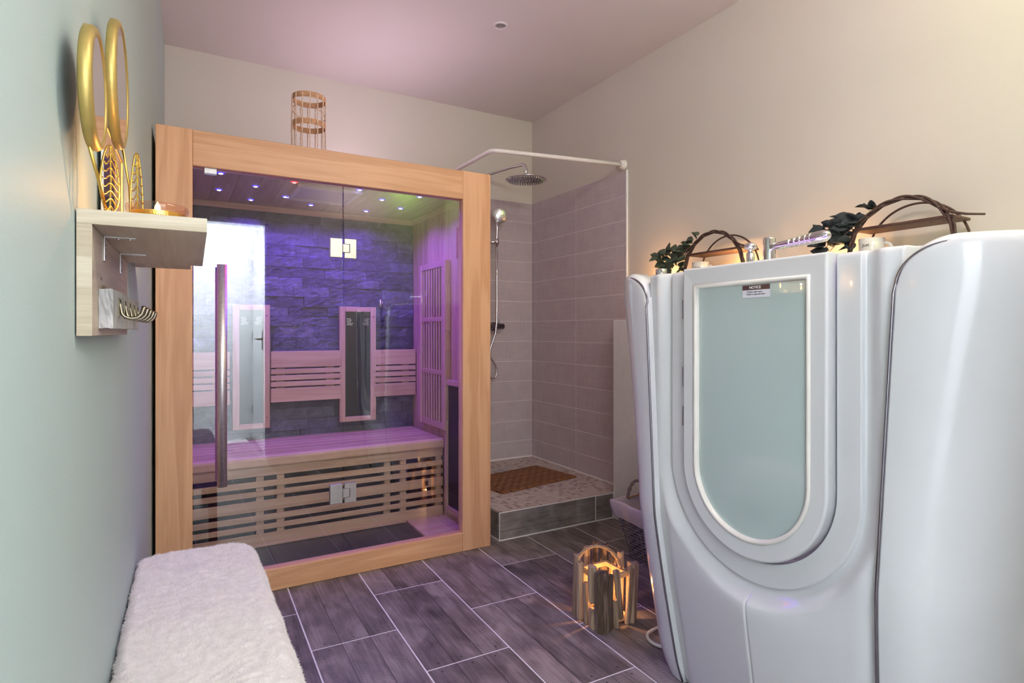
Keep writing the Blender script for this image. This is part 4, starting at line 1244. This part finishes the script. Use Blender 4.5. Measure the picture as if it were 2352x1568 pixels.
def brect(z, grow=0.0):
    f = z / 0.27
    return 2.02, 2.03, 0.095 + 0.05 * f + grow, 0.135 + 0.065 * f + grow    # cx, cy, half x, half y


def bperim(z, n, grow=0.0):
    cx, cy, hx, hy = brect(z, grow); pts = []
    per = 4 * (hx + hy)
    for k in range(n):
        s = per * k / n
        if s < 2 * hy: p = (cx - hx, cy + hy - s)
        elif s < 2 * hy + 2 * hx: p = (cx - hx + (s - 2 * hy), cy - hy)
        elif s < 4 * hy + 2 * hx: p = (cx + hx, cy - hy + (s - 2 * hy - 2 * hx))
        else: p = (cx + hx - (s - 4 * hy - 2 * hx), cy + hy)
        d = Vector((p[0] - cx, p[1] - cy)); nr = Vector((math.copysign(1, d.x) if abs(abs(d.x) - hx) < 1e-6 else 0, math.copysign(1, d.y) if abs(abs(d.y) - hy) < 1e-6 else 0)).normalized()
        pts.append((Vector((p[0], p[1], z)), Vector((nr.x, nr.y, 0))))
    return pts


NS = 44
for r in range(15):
    z = 0.008 + r * 0.0145; bm = BM(); pp = bperim(z, NS * 4); pts = []
    for k, (p, n) in enumerate(pp):
        pts.append(p + n * (0.0045 * math.cos(PI * (k / 4.0) + PI * r)))
    tube(bm, pts, 0.0062, 5, closed=True, flat=0.55); put('strand', bm, 'rattan', bk, smooth=True)
pp0, pp1 = bperim(0.004, NS), bperim(0.235, NS)
bm = BM()
for (a, _), (b, _2) in zip(pp0, pp1): tube(bm, [a, b], 0.0042, 5)
o = put('stakes', bm, 'rattan', bk); o['kind'] = 'stuff'
bm = BM(); cx, cy, hx, hy = brect(0.0); box(bm, cx - hx, cx + hx, cy - hy, cy + hy, 0.002, 0.008); put('bottom', bm, 'rattan', bk)
bm = BM(); rows_ = []
for z, g_ in ((0.185, 0.011), (0.20, 0.016), (0.235, 0.019), (0.262, 0.019), (0.272, 0.012), (0.270, 0.003), (0.25, -0.006), (0.12, -0.012), (0.03, -0.014)):
    rows_.append([bm.verts.new(p + Vector((0, 0, 0.004 * math.sin(k * 0.45) * (1 if z > 0.18 else 0))) + n * (0.0025 * math.sin(k * 1.3 + z * 40))) for k, (p, n) in enumerate(bperim(z, 80, g_))])
for a, b in zip(rows_, rows_[1:]): bridge(bm, a, b)
put('liner', bm, 'linen', bk, smooth=True)
cx, cy, hx, hy = brect(0.26)
for ye in (cy + hy, cy - hy):
    bm = BM()
    for s in range(2):
        pts = [Vector((cx + 0.055 * math.cos(a) + 0.004 * math.cos(7 * a + s * PI), ye + 0.004 * math.sin(7 * a + s * PI), 0.262 + 0.082 * math.sin(a))) for a in [PI * k / 24 for k in range(25)]]
        tube(bm, pts, 0.0062, 7)
    put('rope_handle', bm, 'rope_grey', bk, smooth=True)
    bm = BM(); tube(bm, [(cx - 0.065, ye - 0.012, 0.272), (cx - 0.03, ye - 0.018, 0.277), (cx, ye - 0.012, 0.274), (cx + 0.02, ye - 0.016, 0.290), (cx + 0.012, ye - 0.02, 0.297), (cx - 0.004, ye - 0.018, 0.280), (cx + 0.025, ye - 0.02, 0.268)], 0.005, 7); put('rope_knot', bm, 'rope', bk, smooth=True)

# ================================================================== DRIFTWOOD LANTERN
LX, LY = 1.425, 1.755
dl = thing('driftwood_lantern', 'driftwood stick lantern glowing with candlelight, on the floor', 'lantern', (LX, LY, 0))
hs_ = 0.066
for z0, z1 in ((0.168, 0.186), (0.012, 0.026)):
    for a in ((-hs_, hs_, -hs_, -hs_ + 0.012), (-hs_, hs_, hs_ - 0.012, hs_), (-hs_, -hs_ + 0.012, -hs_ + 0.0125, hs_ - 0.0125), (hs_ - 0.012, hs_, -hs_ + 0.0125, hs_ - 0.0125)):
        bxo('inner_rail', 'pine_pale', dl, LX + a[0], LX + a[1], LY + a[2], LY + a[3], z0, z1, 0.001)
bxo('inner_base', 'pine_pale', dl, LX - hs_, LX + hs_, LY - hs_, LY + hs_, 0.004, 0.0118, 0.001)


def stick(x, y, z0, z1, w, d, mt_, lean=(0, 0), rot=0.0, seed=0):
    w *= 1.17; d *= 1.17
    rn = random.Random(seed); bm = BM(); n = 9; m_ = 7; rs = []
    ph = [rn.uniform(0.78, 1.2) for _ in range(n)]
    for j in range(m_ + 1):
        f = j / m_; rowv = []
        for k in range(n):
            a = 2 * PI * k / n + rot; s = ph[k] * (1 + 0.10 * math.sin(3 * f + k + seed)) * (0.93 if j in (0, m_) else 1)
            px, py = math.cos(2 * PI * k / n) * w * s, math.sin(2 * PI * k / n) * d * s
            c, sn = math.cos(rot), math.sin(rot)
            zz_ = z0 + (z1 - z0) * f + (rn.uniform(-0.006, 0.006) if j == m_ else 0)
            rowv.append(bm.verts.new((x + px * c - py * sn + lean[0] * f, y + px * sn + py * c + lean[1] * f, zz_)))
        rs.append(rowv)
    for a, b in zip(rs, rs[1:]): bridge(bm, a, b)
    bm.faces.new(rs[0][::-1]); bm.faces.new(rs[-1])
    o = put('stick', bm, mt_, dl, smooth=False); return o


Rr = 0.080
# near corner, then the two near sides, then the far ones
stick(LX - 0.072, LY - 0.080, 0.001, 0.215, 0.024, 0.020, 'bark', (0.0, 0.004), -0.8, 1)
stick(LX - 0.048, LY - 0.085, 0.001, 0.200, 0.016, 0.012, 'bark', (0.004, 0.0), 0.1, 2)
stick(LX - 0.083, LY - 0.040, 0.095, 0.222, 0.012, 0.016, 'driftwood', (0.0, 0.002), 0.1, 3)
stick(LX - 0.083, LY - 0.040, 0.001, 0.072, 0.012, 0.016, 'driftwood', (0.0, 0.0), 0.1, 33)
stick(LX - 0.084, LY - 0.002, 0.001, 0.150, 0.010, 0.012, 'driftwood', (0.0, 0.010), -0.1, 4)
stick(LX - 0.082, LY + 0.036, 0.001, 0.212, 0.011, 0.013, 'driftwood', (0.0, 0.006), 0.2, 5)
stick(LX - 0.080, LY + 0.074, 0.001, 0.232, 0.013, 0.014, 'driftwood', (0.002, -0.006), 0.3, 6)
stick(LX - 0.010, LY - 0.084, 0.001, 0.105, 0.012, 0.010, 'driftwood', (-0.006, 0.0), 0.0, 7)
stick(LX + 0.012, LY - 0.083, 0.030, 0.212, 0.013, 0.009, 'driftwood', (-0.020, 0.0), 0.1, 8)
stick(LX + 0.076, LY - 0.074, 0.001, 0.220, 0.020, 0.016, 'driftwood', (0.010, 0.004), 0.2, 9)
stick(LX + 0.048, LY - 0.082, 0.001, 0.205, 0.009, 0.010, 'driftwood', (0.020, 0.0), 0.0, 10)
stick(LX + 0.083, LY + 0.000, 0.001, 0.235, 0.011, 0.014, 'driftwood', (0.0, 0.0), 0.0, 11)
stick(LX + 0.082, LY + 0.050, 0.001, 0.205, 0.011, 0.015, 'driftwood', (0.0, 0.0), 0.1, 12)
stick(LX - 0.02, LY + 0.083, 0.001, 0.250, 0.015, 0.010, 'driftwood', (0.0, 0.0), 0.0, 13)
stick(LX + 0.030, LY + 0.083, 0.001, 0.258, 0.013, 0.010, 'bark', (0.0, 0.006), 0.1, 14)
stick(LX + 0.068, LY + 0.080, 0.001, 0.242, 0.012, 0.012, 'bark', (0.0, 0.0), 0.1, 15)
bm = BM()
for s in range(2):
    pts = []
    for k in range(31):
        a = PI * k / 30; base = Vector((LX - 0.075 + 0.135 * (1 - math.cos(a)) / 2, LY + 0.075 - 0.10 * (1 - math.cos(a)) / 2, 0.178 + 0.090 * math.sin(a)))
        pts.append(base + Vector((0.0035 * math.cos(9 * a + s * PI), 0.0035 * math.sin(9 * a + s * PI), 0)))
    tube(bm, pts, 0.0052, 7)
put('rope_handle', bm, 'rope', dl, smooth=True)
candle(LX, LY, 0.0122, 0.030, 0.055, 'candle burning inside the driftwood lantern', 1.4, None, 'candle', 0.03)
lamp('lantern_glow', 'POINT', (LX, LY, 0.06), 0.75, (1.0, 0.42, 0.10), 0.01)

# ================================================================== BENCH AND FLEECE THROW
Y0B, Y1B = 0.92, 1.99
bn = thing('bench', 'narrow wooden bench under a white fleece throw along left wall', 'bench', (0.06, 1.45, 0))
bxo('seat', 'bench_wood', bn, -0.065, 0.200, Y0B + 0.03, Y1B - 0.03, 0.385, 0.413, 0.003)
for x, y in ((-0.045, Y0B + 0.07), (0.155, Y0B + 0.07), (-0.045, Y1B - 0.11), (0.155, Y1B - 0.11)):
    bxo('leg', 'bench_wood', bn, x, x + 0.04, y, y + 0.04, 0.001, 0.3845, 0.002)
bxo('stretcher', 'bench_wood', bn, 0.165, 0.185, Y0B + 0.112, Y1B - 0.112, 0.12, 0.155, 0.002)
# throw: dense, softly lumpy, draped over the seat
import mathutils.noise as mn
bm = BM()


def sd_round(x, y, hx, hy, r):
    qx, qy = abs(x) - hx + r, abs(y) - hy + r
    return min(max(qx, qy), 0) + math.hypot(max(qx, 0), max(qy, 0)) - r


XTC, YTC = 0.054, (Y0B + Y1B) / 2
HXT, HYT = 0.164, (Y1B - Y0B) / 2
GX, GYn = 110, 300
grid = []
for j in range(GYn + 1):
    row = []
    for i in range(GX + 1):
        u, v = -1 + 2 * i / GX, -1 + 2 * j / GYn
        # square -> rounded rectangle mapping with draped border
        bx_ = min(1.0, abs(u) / 0.80); by_ = min(1.0, abs(v) / 0.94)
        x = math.copysign(bx_ * HXT, u); y = math.copysign(by_ * HYT, v)
        r = 0.085
        cx_, cy_ = HXT - r, HYT - r
        if abs(x) > cx_ and abs(y) > cy_:
            ax, ay = abs(x) - cx_, abs(y) - cy_; mx = max(ax, ay); ln = math.hypot(ax, ay)
            if ln > 1e-9:
                k = mx / ln; x = math.copysign(cx_ + ax * k, x); y = math.copysign(cy_ + ay * k, y)
        drop = max(0.0, (abs(u) - 0.80) / 0.20, (abs(v) - 0.94) / 0.06)
        d = -sd_round(x, y, HXT, HYT, r)
        z = 0.452 - 0.030 * max(0.0, 1 - d / 0.032) ** 2 - drop * 0.12
        px, py = XTC + x, YTC + y
        nz = mn.noise(Vector((px * 9, py * 9, 1.3))) * 0.005 + mn.noise(Vector((px * 60, py * 75, 4.1))) * 0.0034 + mn.noise(Vector((px * 190, py * 210, 7.0))) * 0.0022
        out = Vector((x / HXT ** 2, y / HYT ** 2 * 0.4, 0)) if drop > 0 else Vector((0, 0, 1))
        p = Vector((px, py, z)) + (out.normalized() if drop > 0 else out) * nz
        # never into the left wall
        p.x = max(p.x, lwx(p.y) + 0.006 + 0.002 * math.sin(p.y * 80))
        row.append(bm.verts.new(p))
    grid.append(row)
for j in range(GYn):
    for i in range(GX): bm.faces.new((grid[j][i], grid[j][i + 1], grid[j + 1][i + 1], grid[j + 1][i]))
thr = put('fleece_throw', bm, 'fleece', smooth=True)
tag(thr, 'fluffy cream white fleece throw covering the bench', 'throw')
ps = thr.modifiers.new('pile', 'PARTICLE_SYSTEM'); st = ps.particle_system.settings
st.type = 'HAIR'; st.count = 95000; st.hair_length = 0.006; st.hair_step = 3; st.use_advanced_hair = True
st.normal_factor = 0.00075; st.factor_random = 0.0009; st.tangent_factor = 0.0004; st.length_random = 0.5
st.root_radius = 0.9; st.tip_radius = 0.25; st.radius_scale = 0.0007; st.material = 1; st.render_step = 2; st.display_step = 2
thr.show_instancer_for_render = True

# ================================================================== SHELF, HOOKS, MIRRORS ON LEFT WALL
sf = thing('wall_shelf', 'oak laminate corner shelf bracketed to the left wall', 'shelf', LW(1.2, 0, 1.09))
YN, YF = 0.985, 1.470


def lwbox(name, mat, parent, n0, n1, y0, y1, z0, z1, bev=0.0008):
    bm = BM(); box(bm, n0, n1, y0, y1, z0, z1, bev, M=LWM); o = put(name, bm, mat, parent); return o


bp = lwbox('back_panel', 'oak_laminate', sf, 0.002, 0.0195, YN + 0.0015, YF, 1.0895, 1.2435)
lwbox('panel_edge', 'oak_edge', sf, 0.002, 0.0195, YN, YN + 0.001, 1.0895, 1.2435, 0.0)
sb = lwbox('shelf_board', 'oak_laminate', sf, 0.002, 0.160, YN + 0.0015, YF + 0.03, 1.2438, 1.2640)
lwbox('board_edge', 'oak_edge', sf, 0.002, 0.160, YN, YN + 0.001, 1.2438, 1.2640, 0.0)
for yy in (1.105, 1.330):
    bm = BM(); box(bm, 0.0198, 0.0218, yy - 0.007, yy + 0.007, 1.205, 1.2435, 0.0004, M=LWM); box(bm, 0.0198, 0.062, yy - 0.007, yy + 0.007, 1.2415, 1.2436, 0.0004, M=LWM)
    br = put('bracket', bm, 'steel', sf)
    bm = BM()
    for nn in (0.038, 0.053): lathe(bm, LWM @ Vector((nn, yy, 1.2414)), [(0.003, 0), (0.001, -0.0015)], 8)
    for zz in (1.228, 1.212): lathe(bm, LWM @ Vector((0.022, yy, zz)), [(0.003, 0), (0.001, 0.0015)], 8, 'X')
    put('screw', bm, 'chrome', br)
bm = BM(); lathe(bm, LWM @ Vector((0.0197, 1.075, 1.175)), [(0.004, 0), (0.002, 0.0008)], 8, 'X'); put('screw_cap', bm, 'steel', sf)
# hook rail on a rough block
hr = thing('hook_rail', 'rough concrete-look block with five bronze hooks under the shelf', 'coat hooks', LW(1.1, 0.02, 1.1))
bm = BM(); box(bm, 0.020, 0.0375, 1.045, 1.50, 1.1005, 1.1585, 0.0, M=LWM)
bmesh.ops.subdivide_edges(bm, edges=bm.edges[:], cuts=5, use_grid_fill=True)
for v in bm.verts: v.co += Vector((random.uniform(-.0004, .0004), random.uniform(-.0015, .0015), random.uniform(-.0009, .0009)))
put('block', bm, 'concrete_block', hr)
bm = BM(); lathe(bm, LWM @ Vector((0.0198, 1.085, 1.1625)), [(0.0035, 0.0), (0.0035, 0.004), (0.001, 0.005)], 8, 'X'); tube(bm, [LWM @ Vector((0.021, 1.085, 1.156)), LWM @ Vector((0.021, 1.085, 1.166))], 0.0025, 6); put('hanger', bm, 'bronze', hr)
for i in range(5):
    yy = 1.115 + i * 0.083
    hk = BM(); box(hk, 0.0376, 0.0396, yy - 0.006, yy + 0.006, 1.117, 1.149, 0.0007, M=LWM)
    hp2 = put('hook', hk, 'bronze', hr)
    hk = BM(); pts = [(0.039, 1.147), (0.0405, 1.135), (0.042, 1.124), (0.046, 1.119), (0.054, 1.1165), (0.063, 1.118), (0.069, 1.124), (0.0715, 1.132), (0.0715, 1.137)]
    tube(hk, [LWM @ Vector((a, yy, b)) for a, b in pts], [0.0018, 0.002, 0.0024, 0.0028, 0.003, 0.0032, 0.0034, 0.0036, 0.0032], 10); put('prong', hk, 'bronze', hp2, smooth=True)
    hk = BM(); lathe(hk, LWM @ Vector((0.0396, yy, 1.141)), [(0.0024, 0), (0.001, 0.0012)], 8, 'X'); put('screw', hk, 'chrome_dark', hp2)


pshelf = put('side_shelf', (lambda b: (box(b, 0.0015, 0.135, 1.66, 1.92, 1.2745, 1.282, 0.001, M=LWM), b)[1])(BM()), 'oak_laminate')
tag(pshelf, 'small wooden shelf on left wall hidden behind the hook shelf', 'shelf')


def round_mirror(y, z, R, label, n0, n1, tilt=0.0):
    m = thing('round_mirror', label, 'mirror', LW(y, n0, z))
    w = 0.013
    M = LWM @ Matrix.Translation((0, y, z)) @ Matrix.Rotation(tilt, 4, 'Z')
    bm = BM(); lathe(bm, (0, 0, 0), [(R - w, n1 - 0.002), (R - w, n1), (R - w * 0.6, n1 + 0.0014), (R - 0.003, n1 + 0.0002), (R, n1 - 0.004), (R, n0 + 0.002), (R - 0.004, n0), (R - w, n0)], 56, 'X'); bmesh.ops.transform(bm, matrix=M, verts=bm.verts)
    put('frame', bm, 'gold_frame', m, smooth=True)
    bm = BM(); lathe(bm, (0, 0, 0), [(R - w + 0.001, n1 - 0.0006), (0.0005, n1 - 0.0006)], 48, 'X'); bmesh.ops.transform(bm, matrix=M, verts=bm.verts); put('mirror_glass', bm, 'mirror', m)
    bm = BM(); lathe(bm, (0, 0, 0), [(R - w, n0 + 0.001), (0.0005, n0 + 0.001)], 32, 'X'); bmesh.ops.transform(bm, matrix=M, verts=bm.verts); put('backing', bm, 'black_panel', m)
    return m


M1 = round_mirror(0.935, 1.412, 0.078, 'nearer and lower gold framed round mirror above the shelf', 0.020, 0.034)
M2 = round_mirror(1.215, 1.520, 0.106, 'farther and higher gold framed round mirror above the shelf', 0.020, 0.034)
# low mirror panel standing at the back of the shelf
mm = thing('shelf_mirror', 'low rectangular mirror leaning on wall behind the gold leaf decorations', 'mirror', LW(1.2, 0.005, 1.265))
lwbox('mirror_glass', 'mirror', mm, 0.006, 0.010, 1.19, 1.47, 1.268, 1.450, 0.0)
lwbox('frame', 'brass_gold', mm, 0.004, 0.012, 1.47, 1.475, 1.2642, 1.454)
lwbox('frame', 'brass_gold', mm, 0.004, 0.012, 1.1905, 1.4695, 1.4502, 1.454)


def gold_leaf(y, z0, hgt, wid, n, slope, label, nribs):
    g = thing('leaf_ornament', label, 'ornament', LW(y, n, z0), 'gold wire leaf ornaments')

    def Q(t, z, d=0.0): return LW(y + wid * t, n + slope * wid * t + d, z0 + z)
    outl = [Q(math.sin(a) * (0.78 + 0.22 * math.cos(a)), hgt * (1 - math.cos(a)) / 2 + 0.002) for a in [2 * PI * k / 40 for k in range(40)]]
    bm = BM(); tube(bm, outl, 0.0014, 7, closed=True); put('outline_wire', bm, 'brass_gold', g, smooth=True)
    bm = BM(); tube(bm, [Q(0, 0.001), Q(0, hgt * 0.5, 0.001), Q(0, hgt)], 0.0012, 6); put('spine', bm, 'brass_gold', g)
    for k in range(nribs):
        f = (k + 0.6) / (nribs + 0.6); h_ = math.sin(math.acos(1 - 2 * f)) * (0.78 + 0.22 * (1 - 2 * f))
        bm = BM(); tube(bm, [Q(h_ * t_, hgt * (f - 0.012 + 0.045 * math.cos(t_ * 4.2)), 0.0008) for t_ in [-1 + 2 * i / 18 for i in range(19)] if hgt * (f - 0.012 + 0.045 * math.cos(t_ * 4.2)) > 0.001], 0.0010, 6)
        put('rib_wire', bm, 'brass_gold', g, smooth=True)
    return g


gold_leaf(1.003, 1.264, 0.094, 0.029, 0.038, 0.37, 'gold wire leaf ornament nearest the camera, under the mirrors', 8)
gold_leaf(1.225, 1.264, 0.145, 0.027, 0.054, 0.35, 'gold wire leaf ornament farther along the shelf', 9)
for mo_, pts in ((M1, [LW(0.925, 0.024, 1.335), LW(0.96, 0.030, 1.30), LW(1.0, 0.034, 1.265)]), (M2, [LW(1.33, 0.040, 1.265), LW(1.31, 0.036, 1.37), LW(1.275, 0.028, 1.435)])):
    bm = BM(); tube(bm, pts, 0.0022, 7); put('stem_wire', bm, 'brass_gold', mo_, smooth=True)

# glass candle dish on the shelf
dc = Vector((-0.022, 1.046, 1.2642))
t = thing('candle_dish', 'pink glass candle dish with gold beaded base on the shelf', 'candle holder', dc)
bm = BM(); lathe(bm, dc, [(0.001, 0.0005), (0.03720, 0.0005), (0.03767, 0.003), (0.03767, 0.0115), (0.03627, 0.012), (0.03627, 0.003), (0.001, 0.003)], 48); gb = put('gold_base', bm, 'brass_gold', t, smooth=False)
bm = BM()
for q in range(2):
    for k in range(72):
        a = 2 * PI * (k + 0.5 * q) / 72; lathe(bm, dc + Vector((0.0380 * math.cos(a), 0.0380 * math.sin(a), 0.0015 + 0.003 * q)), [(0.0003, 0.0013), (0.0013, 0), (0.0003, -0.0013)], 6)
put('bead_row', bm, 'brass_gold', gb)
bm = BM(); lathe(bm, dc, [(0.03832, 0.003), (0.03906, 0.010), (0.04092, 0.014), (0.04185, 0.019), (0.04073, 0.0228), (0.03906, 0.0238), (0.03767, 0.0230), (0.03832, 0.018), (0.03720, 0.0145), (0.03655, 0.0125)], 48); put('glass_rim', bm, 'rose_glass', t, smooth=True)
candle(dc.x, dc.y, dc.z + 0.0035, 0.024, 0.009, 'tea light burning in the glass dish', 0.45, None, 'candle', 0.014)
candle(0.000, 1.815, 1.2822, 0.032, 0.024, 'white pillar candle behind the shelf, mirrored in the tub door glass', 0.9, None, 'candle', 0.030)
candle(-0.030, 1.725, 1.2822, 0.026, 0.012, 'smaller candle behind the shelf, fainter in the tub door glass', 0.7, None, 'candle', 0.022)
